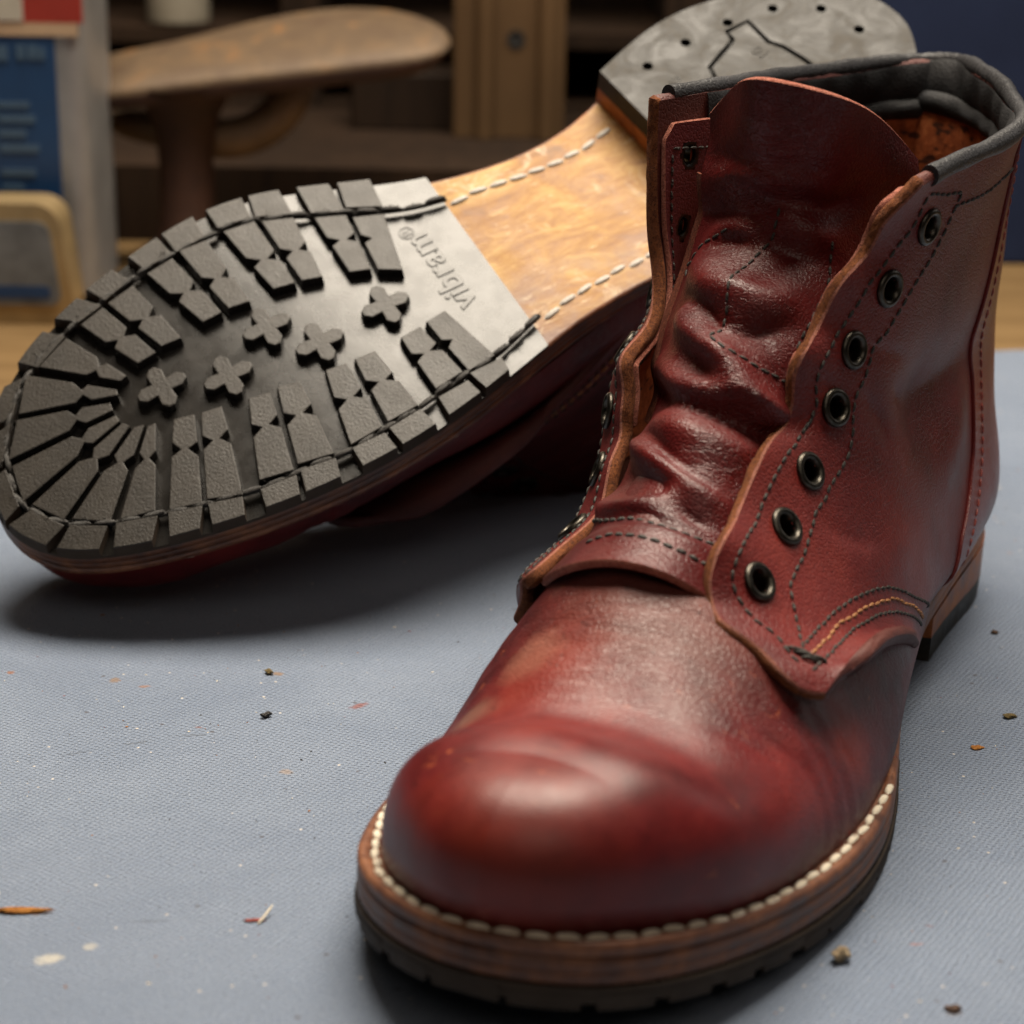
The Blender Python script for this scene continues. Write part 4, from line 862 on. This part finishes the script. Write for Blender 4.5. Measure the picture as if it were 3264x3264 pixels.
    for line in TS_:
        mb = MB(); P, W = on_sheet(TG, NT_, line, 160); stitches(mb, P, W, 2.7, .36, .3); B(mb, 'tongue_stitching', M['thread'])
    for line in BAND_STITCH:
        mb = MB(); P, W = on_sheet(TG, NT_, line, 160); stitches(mb, P, W, 2.7, .5, .42); B(mb, 'tongue_stitching', M['thread'])
    # gusset: suede fold between tongue edge and the inside of the medial quarter
    Lf = np.array([uvpoint(TG, [(0.0, v)])[0] for v in np.linspace(.16, .60, 50)])
    Rf = np.array([uvpoint(MG, [(u, v)])[0] for u, v in zip(np.linspace(.33, .22, 50), np.linspace(.30, .62, 50))])
    Lf = Lf + np.array([-2.5, .6, 0]); off = np.array([-3.0, -3.4, 0.0]); S_ = np.array([Lf + off * k + np.array([.6, 0, 0]) * math.sin(math.pi * k) for k in np.linspace(0, 1, 8)])
    mb = MB(); shell(mb, S_, 1, .6, (), 0, 0, 0, 0); B(mb, 'gusset', M['gusset'], angle=60)
    # ---- stitching on the quarters
    for line in LAT_STITCH:
        mb = MB(); P, W = on_sheet(LG, NL, line, 400 if len(line) > 20 else 160); stitches(mb, P, W, 2.75, .40, .36); B(mb, 'quarter_stitching', M['thread'])
    # knotted bar tack where the rows meet
    mb = MB(); c0 = np.array(LAT_STITCH[1][-1])
    for a, e in (((-.022, -.010), (.012, .008)), ((-.018, -.004), (.014, .012)), ((-.004, -.012), (.008, .016)), ((.004, .0), (.020, .018)), ((-.02, .006), (-.004, .016)), ((.008, .006), (.022, .012))):
        P, W = on_sheet(LG, NL, [tuple(c0 + np.array(a) * .62), tuple(c0 + np.array(e) * .62)], 8); tube(mb, P + W * np.array([.1, .5, .7, .8, .8, .7, .5, .1])[:, None], np.array([.2, .36, .4, .42, .42, .4, .36, .2]), 8)
    B(mb, 'bar_tack', M['thread'])
    mb = MB()
    for line in LAT_YELLOW:
        P, W = on_sheet(LG, NL, line, 200); stitches(mb, P, W, 3.1, .42, .38)
    B(mb, 'quarter_stitching', M['thread_yellow'])
    for mm in (4.2, 17.5):
        mb = MB(); P, W = on_sheet(MG, NM, arc_uv(MG, mm, np.linspace(.05, .93, 40)), 400); stitches(mb, P, W, 2.75, .40, .36); B(mb, 'quarter_stitching', M['thread'])
    # ---- moulded lettering on the half sole
    if with_text:
        def letters(s, size, org, ang, zf, nm, mat, spacing=1.0, parent=None, h=.22, off=0.0):
            cu = bpy.data.curves.new(nm, 'FONT'); cu.body = s; cu.size = size; cu.extrude = h; cu.offset = off; cu.space_character = spacing; cu.align_x = 'CENTER'; cu.resolution_u = 4; cu.bevel_depth = .1; cu.bevel_resolution = 1
            ob = bpy.data.objects.new(nm, cu); COL.objects.link(ob); dg = bpy.context.evaluated_depsgraph_get(); me = bpy.data.meshes.new_from_object(ob.evaluated_get(dg)); bpy.data.objects.remove(ob)
            # text runs across the sole, its top towards the toe, standing out of the ground side
            V = np.empty(len(me.vertices) * 3); me.vertices.foreach_get('co', V); V = V.reshape(-1, 3)
            ca, sa = math.cos(ang), math.sin(ang); X = V[:, 0] * ca - V[:, 1] * sa; Y = V[:, 0] * sa + V[:, 1] * ca
            W = np.c_[org[0] + Y, org[1] + X, zf(org[0] + Y) - V[:, 2]]
            me.vertices.foreach_set('co', (W * MM).ravel()); me.update()
            me.materials.clear(); me.materials.append(mat)
            ob = bpy.data.objects.new(nm, me); COL.objects.link(ob); ob.parent = parent or root; return ob
        zb = lambda x: zspring(x) + LUG
        return root, letters, zb, oso, hc
    return root, None, None, oso, hc
# ---------------------------------------------------------------- the two boots
A1 = 0.38850
b1, *_ = make_boot('standing_boot', False, 'oxblood leather boot standing upright with its unlaced opening facing the camera', False)
b1.location = (109.009 * MM, 606.707 * MM, 0.0); b1.rotation_euler = (0, 0, math.atan2(-math.cos(A1), -math.sin(A1)))
R2 = Matrix(((-.81907, -.57368, .00441), (-.45489, .65410, .60434), (-.34958, .49299, -.79672)))
b2, letters, zb, oso2, hc2 = make_boot('overturned_boot', True, 'oxblood leather boot lying upturned with its black lugged sole towards the camera', True)
b2.rotation_euler = R2.to_euler(); b2.location = (Vector((-10.1865, 591.003, 94.0702)) - R2 @ Vector((150, 0, 0))) * MM
letters('vibram', 10.6, (162.6, -4.6), math.radians(-3), zb, 'lettering', M['text'], 1.02, oso2, .22, .10)
letters('\u00ae', 6.0, (164.0, 12.2), 0, zb, 'lettering', M['text'], 1.0, oso2, .12, .0)
zh = lambda x: np.zeros_like(np.asarray(x, float))
letters('S', 5.0, (70, 15.5), .2, zh, 'lettering', M['heel_rubber'], 1.0, hc2, .14, .05)
letters('10', 5.0, (42.5, 10.5), .15, zh, 'lettering', M['heel_rubber'], 1.0, hc2, .14, .05)
# ---------------------------------------------------------------- bench, mat
def fabric():
    t = NT('blue_grey_mat_fabric'); g = t.sep()
    rot = t.coord((1, 1, 1), (0, 0, -.22)); sp = t.node('ShaderNodeSeparateXYZ'); t.link(rot, sp.inputs[0])
    wob = t.noise(120, 2, .5)
    row = t.math('ADD', t.math('MULTIPLY', sp.outputs[1], 1080.0), t.math('MULTIPLY', wob, 2.2))
    fl = t.math('FLOOR', row); half = t.math('MULTIPLY', t.math('MODULO', fl, 2.0), .5)
    colx = t.math('ADD', t.math('ADD', t.math('MULTIPLY', sp.outputs[0], 560.0), half), t.math('MULTIPLY', t.noise(200, 2), .8))
    fx = t.math('SUBTRACT', t.math('FRACT', colx), .5); fy = t.math('SUBTRACT', t.math('FRACT', row), .5)
    d = t.math('SQRT', t.math('ADD', t.math('MULTIPLY', t.math('MULTIPLY', fx, fx), .7), t.math('MULTIPLY', t.math('MULTIPLY', fy, fy), 1.6)))
    n0 = t.noise(2600, 3, .75); n1 = t.noise(900, 4, .7); n2 = t.noise(14, 6, .7, None, .6)
    base = t.ramp(n2, [(.3, (.135, .175, .250)), (.7, (.185, .228, .305))])
    base = t.mix(t.ramp(n0, [(.36, .85), (.5, 0.0)]), base, (.07, .092, .14))
    base = t.mix(t.ramp(n0, [(.54, 0.0), (.68, .75)]), base, (.38, .40, .43))
    base = t.mix(t.math('MULTIPLY', t.ramp(d, [(.05, .7), (.28, 0.0)]), t.ramp(n2, [(.3, 1.0), (.65, .35)])), base, (.07, .09, .13))
    sp2 = t.voro(130, 'F1'); rnd = t.voro(130, 'F1', None, 'Color')
    base = t.mix(t.math('MULTIPLY', t.ramp(sp2, [(.05, .8), (.09, 0.0)]), t.ramp(rnd, [(.50, 0.0), (.54, 1.0)])), base, (.07, .065, .075))
    sp3 = t.voro(210, 'F1', t.coord((1, 1, 1), (0, 0, .7), (.3, .1, 0))); rnd3 = t.voro(210, 'F1', t.coord((1, 1, 1), (0, 0, .7), (.3, .1, 0)), 'Color')
    base = t.mix(t.math('MULTIPLY', t.ramp(sp3, [(.05, .9), (.09, 0.0)]), t.ramp(rnd3, [(.58, 0.0), (.62, 1.0)])), base, (.55, .50, .44))
    def spot(c, x, y, rx, ry, a, col, amt, hard=.25, nsc=260):
        v = t.coord((1, 1, 1)); mp = t.node('ShaderNodeMapping', vector_type='TEXTURE'); mp.inputs['Location'].default_value = (x * MM, y * MM, 0); mp.inputs['Rotation'].default_value = (0, 0, a); mp.inputs['Scale'].default_value = (rx * MM, ry * MM, 1)
        t.link(t.tc.outputs['Object'], mp.inputs['Vector']); s_ = t.node('ShaderNodeSeparateXYZ'); t.link(mp.outputs['Vector'], s_.inputs[0])
        q = t.math('SQRT', t.math('ADD', t.math('MULTIPLY', s_.outputs[0], s_.outputs[0]), t.math('MULTIPLY', s_.outputs[1], s_.outputs[1])))
        q = t.math('ADD', q, t.math('MULTIPLY', t.math('SUBTRACT', t.noise(nsc, 4, .7), .5), 1.6))
        return t.mix(t.math('MULTIPLY', t.ramp(q, [(max(0, 1 - hard * 2) * .5, 1.0), (.62, 0.0)]), amt), c, col)
    for a in [(-87, 362, 5, 3.2, .5, (.50, .47, .40), .75), (-80, 367, 2.6, 2, .3, (.45, .43, .38), .6), (-97.5, 493.5, 2.4, 2.6, 0, (.20, .13, .08), .8), (-89.4, 490, 2.6, 1.5, 0, (.26, .13, .07), .7), (-124, 497, 1.6, 2, 0, (.25, .10, .04), .8), (-73, 467, 1.8, 1.0, 0, (.16, .05, .03), .8),
              (-36, 481, 5.5, 2.6, .9, (.20, .06, .045), .75), (-50, 444, 2.4, 2.6, 0, (.27, .20, .15), .6), (109.4, 462, 2.0, 1.6, .2, (.30, .12, .03), .9), (145, 595, 3, 1.6, 0, (.26, .16, .12), .6), (80.6, 373, 3, .8, .1, (.28, .12, .10), .6), (84, 380, 2.4, .7, -.4, (.2, .08, .08), .5),
              (-126, 462, 4, 6, 0, (.36, .36, .36), .5), (-58, 499, 2.2, 2.4, .6, (.20, .12, .06), .8), (83, 349, 2.6, 3.0, .3, (.12, .085, .075), .85), (-95, 379.5, 7.6, 1.5, .05, (.33, .14, .03), .9)]:
        base = spot(base, *a)
    for x, y, rx, ry, a in [(-74, 462.5, 9, 1.1, .10), (-86, 458, 7, .9, .35), (-99, 452, 6, .9, .45), (-70, 377, 8, .8, .05)]:
        base = spot(base, x, y, rx, ry, a, (.045, .05, .06), .55, .45, 500)
    b = t.bump(t.ramp(d, [(.0, 0.0), (.35, 1.0)]), .9, .0006); b = t.bump(n1, .6, .0006, b); b = t.bump(n0, .6, .0003, b)
    return t.set(base, .85, 0.0, b, .3, sheen=.15)
M['mat'] = fabric()
def wood(name, a, b_, rough=.6, sc_=(12, 120, 120)):
    t = NT(name); v = t.coord(sc_); n = t.noise(1.0, 6, .65, v, .8); n2 = t.noise(9, 3)
    c = t.ramp(n, [(.32, a), (.68, b_)]); c = t.mix(t.ramp(n2, [(.4, 0.0), (.7, .5)]), c, tuple(x * .5 for x in a))
    return t.set(c, rough, 0.0, t.bump(n, .4, .001), .15)
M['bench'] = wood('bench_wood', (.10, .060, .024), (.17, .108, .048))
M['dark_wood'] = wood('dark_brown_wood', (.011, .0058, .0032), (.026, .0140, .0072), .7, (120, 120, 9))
M['post_wood'] = wood('pale_brown_wood', (.085, .048, .022), (.12, .071, .034), .6, (90, 90, 6))
def box(mb, x0, x1, y0, y1, z0, z1, mi=0, bev=0.0):
    if bev <= 0:
        V = [(x, y, z) for x in (x0, x1) for y in (y0, y1) for z in (z0, z1)]
        mb.add(V, [(0, 1, 3, 2), (4, 6, 7, 5), (0, 4, 5, 1), (2, 3, 7, 6), (0, 2, 6, 4), (1, 5, 7, 3)], mi); return
    # vertical prism with rounded plan corners and a chamfered top and bottom
    K = 6; P = []
    for cx, cy, a0 in ((x1 - bev, y1 - bev, 0), (x0 + bev, y1 - bev, 90), (x0 + bev, y0 + bev, 180), (x1 - bev, y0 + bev, 270)):
        for k in range(K): a = math.radians(a0 + 90 * k / (K - 1)); P.append((cx, cy, math.cos(a), math.sin(a)))
    n = len(P); c = min(bev * .35, (z1 - z0) * .3); R = [(bev - c, z0), (bev, z0 + c), (bev, z1 - c), (bev - c, z1)]
    V = [(px + r * a, py + r * b, z) for r, z in R for px, py, a, b in P]
    F = gridfaces(4, n, 0, True, False, True); F = [f[::-1] for f in F] if False else F
    v = np.array(V); f = F[n + 2]; nn = np.cross(v[f[1]] - v[f[0]], v[f[2]] - v[f[1]])
    if nn[0] * P[2][2] + nn[1] * P[2][3] < 0: F = [q[::-1] for q in F]
    F += [tuple(range(n))[::-1], tuple(range(3 * n, 4 * n))]; mb.add(V, F, mi)
mb = MB(); box(mb, -900, 900, -300, 1500, -40, -3.0)
tag(mb.build('bench_top', M['bench'], angle=30), kind='structure')
# mat: rounded sheet of cloth-covered foam, far corner just right of the boots
mb = MB()
pl = [(-330, 150), (520, 150), (430, 480), (214, 786)]
cr = [(198 + 14 * math.cos(a), 812 + 14 * math.sin(a)) for a in np.linspace(-.6, 1.6, 8)]
pl = pl[:3] + cr + [(-330, 705)]
def ring_off(pl, o):
    P = np.array(pl); e = np.roll(P, -1, 0) - P; e /= np.linalg.norm(e, axis=1)[:, None]; nr = np.c_[e[:, 1], -e[:, 0]]; m_ = nr + np.roll(nr, 1, 0); m_ /= np.maximum((m_ * nr).sum(1), .4)[:, None]; return P - m_ * o
prof = [(.8, -2.95), (0, -2.4), (0, -.9), (.25, -.35), (.8, -.06), (1.5, 0)]
V = []
for o, z in prof: V += [(x, y, z) for x, y in ring_off(pl, o)]
n = len(pl); F = gridfaces(len(prof), n, 0, False, False, True)
v = np.array(V); f = F[0]; nn = np.cross(v[f[1]] - v[f[0]], v[f[2]] - v[f[1]])
if nn[1] > 0: F = [q[::-1] for q in F]
F.append(tuple((len(prof) - 1) * n + k for k in range(n)))
mb.add(V, F); tag(mb.build('work_mat', M['mat'], angle=45), 'blue grey fabric work mat that both boots rest on', 'mat')
# ---------------------------------------------------------------- behind the boots
def empty(name, loc, label, cat, group=None):
    o = bpy.data.objects.new(name, None); COL.objects.link(o); o.location = Vector(loc) * MM; o.empty_display_size = .02; tag(o, label, cat, group); return o
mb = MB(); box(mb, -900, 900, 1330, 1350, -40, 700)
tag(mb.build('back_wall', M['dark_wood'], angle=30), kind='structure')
# dark shelf unit standing behind everything
sh = empty('wooden_shelf', (-140, 1240, -3), 'dark brown wooden shelf unit in the shadows behind the shoe last', 'shelf')
def lp(mb, nm, mat, root, angle=35):
    o = mb.build(nm, mat, None, angle=angle); o.parent = root; o.matrix_parent_inverse = Matrix.Translation(-root.location); return o
for x in (-330, -128, 78):
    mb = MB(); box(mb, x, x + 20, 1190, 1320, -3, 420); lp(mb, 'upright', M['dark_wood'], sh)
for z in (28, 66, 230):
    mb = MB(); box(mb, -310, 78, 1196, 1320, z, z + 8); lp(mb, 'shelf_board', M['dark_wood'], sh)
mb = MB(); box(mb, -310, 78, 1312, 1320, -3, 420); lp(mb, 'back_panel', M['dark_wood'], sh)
mb = MB(); box(mb, -86, -30, 1120, 1156, 33, 62, 0, 3); tag(mb.build('wooden_block', M['dark_wood']), 'small dark wooden block on the dark filler box left of the pale board', 'block')
mb = MB(); box(mb, -320, 110, 1010, 1190, -3, 33); lp(mb, 'shade_filler', M['dark_wood'], sh)  # added dark box, stands for the shadow over the bench behind
# pale board with a knot hole and rounded ribs
pb = empty('wooden_board', (-5, 1100, -3), 'pale brown upright board with ribs and a round dark hole', 'board')
pb.location.z = 33 * MM
mb = MB(); box(mb, -33, 23, 1100, 1116, 33, 330, 0, 2); lp(mb, 'panel', M['post_wood'], pb)
for x in (-17, 14):
    mb = MB(); tube(mb, [(x, 1099, 33.5), (x, 1099, 100), (x, 1099, 330)], 5.0, 14, (1, 0, 0)); lp(mb, 'rib', M['post_wood'], pb)
mb = MB(); lathe(mb, [(4.6, -.1), (4.6, .5), (3.9, .6), (3.7, -.0), (0.01, -.05)], np.array([-1.7, 1099.9, 82.5]), (0, -1, 0), 20); lp(mb, 'hole', M['hole'], pb)
# iron shoe last
def rust():
    t = NT('rusty_iron'); n = t.noise(60, 6, .7); n2 = t.noise(260, 4, .7)
    c = t.ramp(n, [(.30, (.062, .034, .017)), (.5, (.082, .052, .027)), (.60, (.105, .062, .028)), (.70, (.21, .085, .020))])
    c = t.mix(t.ramp(n2, [(.52, 0.0), (.68, .35)]), c, (.05, .026, .014))
    return t.set(c, .62, .25, t.bump(n2, .5, .001), .5)
def dark_iron():
    t = NT('dark_rusty_iron'); n = t.noise(50, 6, .7); c = t.ramp(n, [(.3, (.022, .009, .006)), (.7, (.055, .022, .012))]); return t.set(c, .6, .3, t.bump(n, .5, .001), .5)
M['rust'] = rust(); M['iron'] = dark_iron(); M['pale_iron'] = plain('worn_bare_iron', (.13, .085, .048), .55, .2, .35, 60)
la_ = empty('shoe_last', (-146, 955, -3), 'rusty iron shoe last with a foot shaped plate on a thick post', 'shoe last')
# plate outline: narrow rounded heel left, broad toe right, laid out in plan and tilted up to the right
top = [(0, 0), (3, 9), (12, 16), (30, 20), (55, 25), (80, 33), (105, 38), (128, 37), (148, 29), (162, 16), (168, 2)]
botm = [(164, -9), (150, -15), (128, -17), (100, -18), (70, -18), (45, -18), (25, -17), (10, -12), (2, -6)]
ol = curve(np.array(top + botm + [top[0]], float), 90)[:-1]
n = len(ol); V = []
cc = ol.mean(0)
for sc2, dz in ((.93, -9), (.985, -6), (1.0, -2.5), (.985, -.6), (.95, .5), (.6, 1.6), (.25, 2.0)):
    for p in ol:
        q = cc + (p - cc) * sc2; V.append((-201 + q[0] * 1.02, 952 + q[1] * .95, 80 + q[0] * .125 + q[1] * .34 + 1.5 * math.sin(q[0] / 168 * math.pi) + dz))
F = gridfaces(7, n, 0, True, False, True); F += [tuple(range(n)), tuple(6 * n + k for k in range(n))[::-1]]
mb = MB(); mb.add(V, F, [0 if f[0] // n >= 2 else 1 for f in F])
o = mb.build('sole_plate', [M['rust'], M['iron']], None, angle=40); bm = bmesh.new(); bm.from_mesh(o.data); bmesh.ops.recalc_face_normals(bm, faces=bm.faces); bm.to_mesh(o.data); bm.free(); o.parent = la_; o.matrix_parent_inverse = Matrix.Translation(-la_.location)
mb = MB(); lathe(mb, [(25, -3), (25, 4), (16, 9), (12.5, 18), (12, 45), (13.5, 62), (19, 73), (24, 79)], np.array([-146, 955, 0.0]), (0, 0, 1), 24); lp(mb, 'post', M['iron'], la_)
mb = MB(); tube(mb, curve(np.array([(-184, 975, 61), (-170, 972, 58), (-146, 968, 55), (-126, 966, 54), (-110, 968, 61), (-101, 972, 72), (-97, 980, 84)], float), 40), np.interp(np.linspace(0, 1, 40), [0, .1, .5, .85, 1], [4, 7, 9, 9, 6]), 14, (0, 1, 0)); lp(mb, 'side_arm', M['pale_iron'], la_)
# tall blue can and low tin on the left
def painted(name, col, rough=.4, var=.12): return plain(name, col, rough, 0, var, 60)
M['can_blue'] = painted('blue_paint', (.007, .036, .105)); M['can_metal'] = plain('bare_tinplate', (.30, .295, .29), .45, .7, .15, 40); M['can_red'] = painted('red_paint', (.26, .025, .016)); M['can_white'] = painted('cream_paint', (.42, .39, .33)); M['can_text'] = painted('pale_blue_print', (.045, .085, .14)); M['can_band'] = painted('beige_band', (.40, .28, .18))
ca_ = empty('tin_can', (-238, 912, -3), 'tall square blue tin can with a red and white top band', 'can')
mb = MB(); box(mb, -300, -175.5, 890, 950, -3, 165, 0, 9); o = lp(mb, 'body', M['can_metal'], ca_)
mb = MB(); box(mb, -299, -187.5, 889.2, 891.2, 2, 106.5); lp(mb, 'label_panel', M['can_blue'], ca_)
mb = MB(); box(mb, -299, -178, 888.6, 891.6, 107, 112); lp(mb, 'beige_band', M['can_band'], ca_)
mb = MB(); box(mb, -299, -176, 888.9, 891.4, 112.2, 150); lp(mb, 'red_band', M['can_red'], ca_)
mb = MB(); box(mb, -212, -199.5, 888.2, 889.4, 112.8, 140); lp(mb, 'white_patch', M['can_white'], ca_)
mb = MB()
for x0, x1, z0, z1 in [(-212, -206.5, 97, 103), (-203, -199.5, 97.5, 103.5), (-198.5, -194.5, 97.5, 103.5), (-194, -191.5, 97.5, 102.5), (-212, -199, 78, 80.5), (-212, -197, 72, 75), (-212, -201, 66, 69), (-212, -196, 60, 63), (-212, -198, 50, 53), (-212, -203, 44, 47)]:
    box(mb, x0, x1, 888.7, 889.5, z0, z1)
lp(mb, 'print', M['can_text'], ca_)
ti = empty('flat_tin', (-215, 862, -3), 'low rectangular tin with a gold rim and grey blue face', 'tin')
# tin stands on edge, its rounded face towards the camera
def face_prism(mb, x0, x1, z0, z1, r, y0, y1, mi=0, tilt=0.0):
    P = []
    for cx, cz, a0 in ((x1 - r, z1 - r, 0), (x0 + r, z1 - r, 90), (x0 + r, z0 + r, 180), (x1 - r, z0 + r, 270)):
        for k in range(7): a = math.radians(a0 + 15 * k); P.append((cx + r * math.cos(a), cz + r * math.sin(a)))
    n = len(P); V = [(x + (z - z0) * -tilt, y, z) for y in (y0, y1) for x, z in P]
    F = [tuple(range(n)), tuple(range(n, 2 * n))[::-1]] + [(k, n + k, n + (k + 1) % n, (k + 1) % n) for k in range(n)]
    mb.add(V, F, mi)
M['gold'] = plain('gold_tin_rim', (.36, .26, .13), .38, .6, .2, 60); M['tin_face'] = plain('grey_blue_tin_face', (.16, .17, .18), .45, .2, .5, 30)
mb = MB(); face_prism(mb, -262, -176.5, -3, 46, 9, 852, 874, 0, .12); lp(mb, 'case', M['gold'], ti)
mb = MB(); face_prism(mb, -256, -182, 5, 39, 5, 851.2, 853, 0, .12); lp(mb, 'face', M['tin_face'], ti)
mb = MB(); face_prism(mb, -240, -186, 8, 13, 2, 850.9, 851.6, 0, .12); lp(mb, 'face_print', M['can_blue'], ti)
# pale jar on the shelf
mb = MB(); lathe(mb, [(.01, 74.3), (15.5, 74.3), (17, 76), (17, 118), (14, 123), (14, 138), (.01, 138)], np.array([-187, 1215, 0.0]), (0, 0, 1), 28)
tag(mb.build('jar', painted('pale_grey_jar', (.17, .15, .115), .5)), 'pale grey jar standing on the dark shelf', 'jar')
# navy cloth board on the right
def navy():
    t = NT('navy_cloth'); n = t.noise(700, 3, .6); n2 = t.noise(20, 3)
    return t.set(t.ramp(t.math('ADD', t.math('MULTIPLY', n, .5), t.math('MULTIPLY', n2, .5)), [(.3, (.007, .012, .035)), (.7, (.016, .026, .066))]), .85, 0, t.bump(n, .5, .0006), .2)
mb = MB(); box(mb, 130, 560, 990, 1040, -3, 330, 0, 4); tag(mb.build('navy_cloth_panel', navy()), 'navy blue cloth covered panel standing behind the upright boot', 'panel')
# ---------------------------------------------------------------- crumbs on the mat
def crumb(name, loc, r, label, cat, mat, sq=(1, 1, .7), seed=0, rz=0.0):
    bm = bmesh.new(); bmesh.ops.create_icosphere(bm, subdivisions=3, radius=1)
    g = np.random.default_rng(seed); ph = g.uniform(0, 6, 9)
    for v in bm.verts:
        p = v.co; k = 1 + .22 * math.sin(2.3 * p.x + ph[0]) * math.sin(2.9 * p.y + ph[1]) + .16 * math.sin(5 * p.x + ph[2] + 3 * p.z) + .13 * math.sin(7 * p.y + ph[3] - 4 * p.x) + .07 * math.sin(13 * p.z + ph[4] + 9 * p.x)
        v.co = Vector((p.x * k * sq[0], p.y * k * sq[1], p.z * k * sq[2])) * r * MM
    zmin = min(v.co.z for v in bm.verts)
    me = bpy.data.meshes.new(name); bm.to_mesh(me); bm.free(); me.materials.append(mat); me.polygons.foreach_set('use_smooth', [True] * len(me.polygons))
    o = bpy.data.objects.new(name, me); COL.objects.link(o); o.location = (loc[0] * MM, loc[1] * MM, -zmin - .00008); o.rotation_euler = (0, 0, rz); tag(o, label, cat); return o
M['tan_crumb'] = suede('tan_crumb', (.20, .14, .08), (.50, .40, .27)); M['orange_crumb'] = suede('orange_crumb', (.25, .09, .02), (.50, .22, .05)); M['olive_crumb'] = suede('olive_crumb', (.10, .075, .03), (.22, .16, .07)); M['brown_crumb'] = suede('brown_crumb', (.05, .03, .022), (.13, .08, .06))
crumb('crumb', (64.4, 366), 1.7, 'pale tan lumpy crumb right of the standing boot toe', 'crumb', M['tan_crumb'], (1.15, .8, .75), 3, .3)
crumb('rubber_shaving', (-57.9, 472.9), 1.15, 'small black rubber shaving alone on the mat', 'crumb', M['thread_black'], (1.3, .6, .5), 5, .6)
crumb('leather_shaving', (-96, 379.6), 3.1, 'orange leather shaving at the left edge of the mat', 'crumb', M['orange_crumb'], (1.7, .32, .16), 8, .05)
crumb('leather_flake', (109.4, 462.1), 1.2, 'flat orange brown flake right of the standing boot', 'crumb', M['orange_crumb'], (1.2, .8, .25), 9, .1)
crumb('olive_flake', (120.8, 479.6), 1.3, 'olive green flake at the far right of the mat', 'crumb', M['olive_crumb'], (1.2, .7, .4), 10, .2)
crumb('brown_flake', (83, 349.5), 1.4, 'dark brown flake at the bottom right corner', 'crumb', M['brown_crumb'], (1, .8, .3), 11, .5)
crumb('dark_speck', (128.1, 532.8), .9, 'tiny dark speck on the mat beside the heel', 'crumb', M['brown_crumb'], (1, .9, .5), 12)
crumb('brown_chip', (-60, 499), 1.25, 'brown chip on the mat below the upturned sole', 'crumb', M['olive_crumb'], (.7, 1.1, .4), 13, .5)
mb = MB(); P = curve(np.array([(-48.6, 376.2, .25), (-47.3, 378.6, 1.1), (-46.2, 381.4, 1.7)], float), 12); tube(mb, P, np.interp(np.linspace(0, 1, 12), [0, .2, .8, 1], [.12, .28, .22, .06]), 7)
tag(mb.build('straw_sliver', M['thread_white']), 'cream coloured sliver lying on a red smear', 'crumb')
crumb('red_crumb', (-49.6, 377.6), .8, 'dark red crumb under the cream sliver', 'crumb', M['thread_red'], (2.3, .6, .35), 14, .05)
# fine lint and dust nobody could count
mb = MB()
for k in range(900):
    x = rng.uniform(-130, 190); y = rng.uniform(345, 760); r = rng.choice([.12, .16, .22, .3], p=[.45, .3, .18, .07])
    a = rng.uniform(0, 6.28); l = r * rng.uniform(1, 2.6); c, s = math.cos(a), math.sin(a)
    V = [(x + c * l, y + s * l, .02), (x - s * r, y + c * r, .02), (x - c * l, y - s * l, .02), (x + s * r, y - c * r, .02), (x + .1 * r, y, r * .9)]
    mb.add(V, [(0, 1, 4), (1, 2, 4), (2, 3, 4), (3, 0, 4)], int(rng.choice([0, 1, 2, 3], p=[.35, .2, .35, .1])))
tag(mb.build('lint', [M['thread_white'], M['orange_crumb'], M['thread_black'], M['thread_red']], smooth=False), kind='stuff')
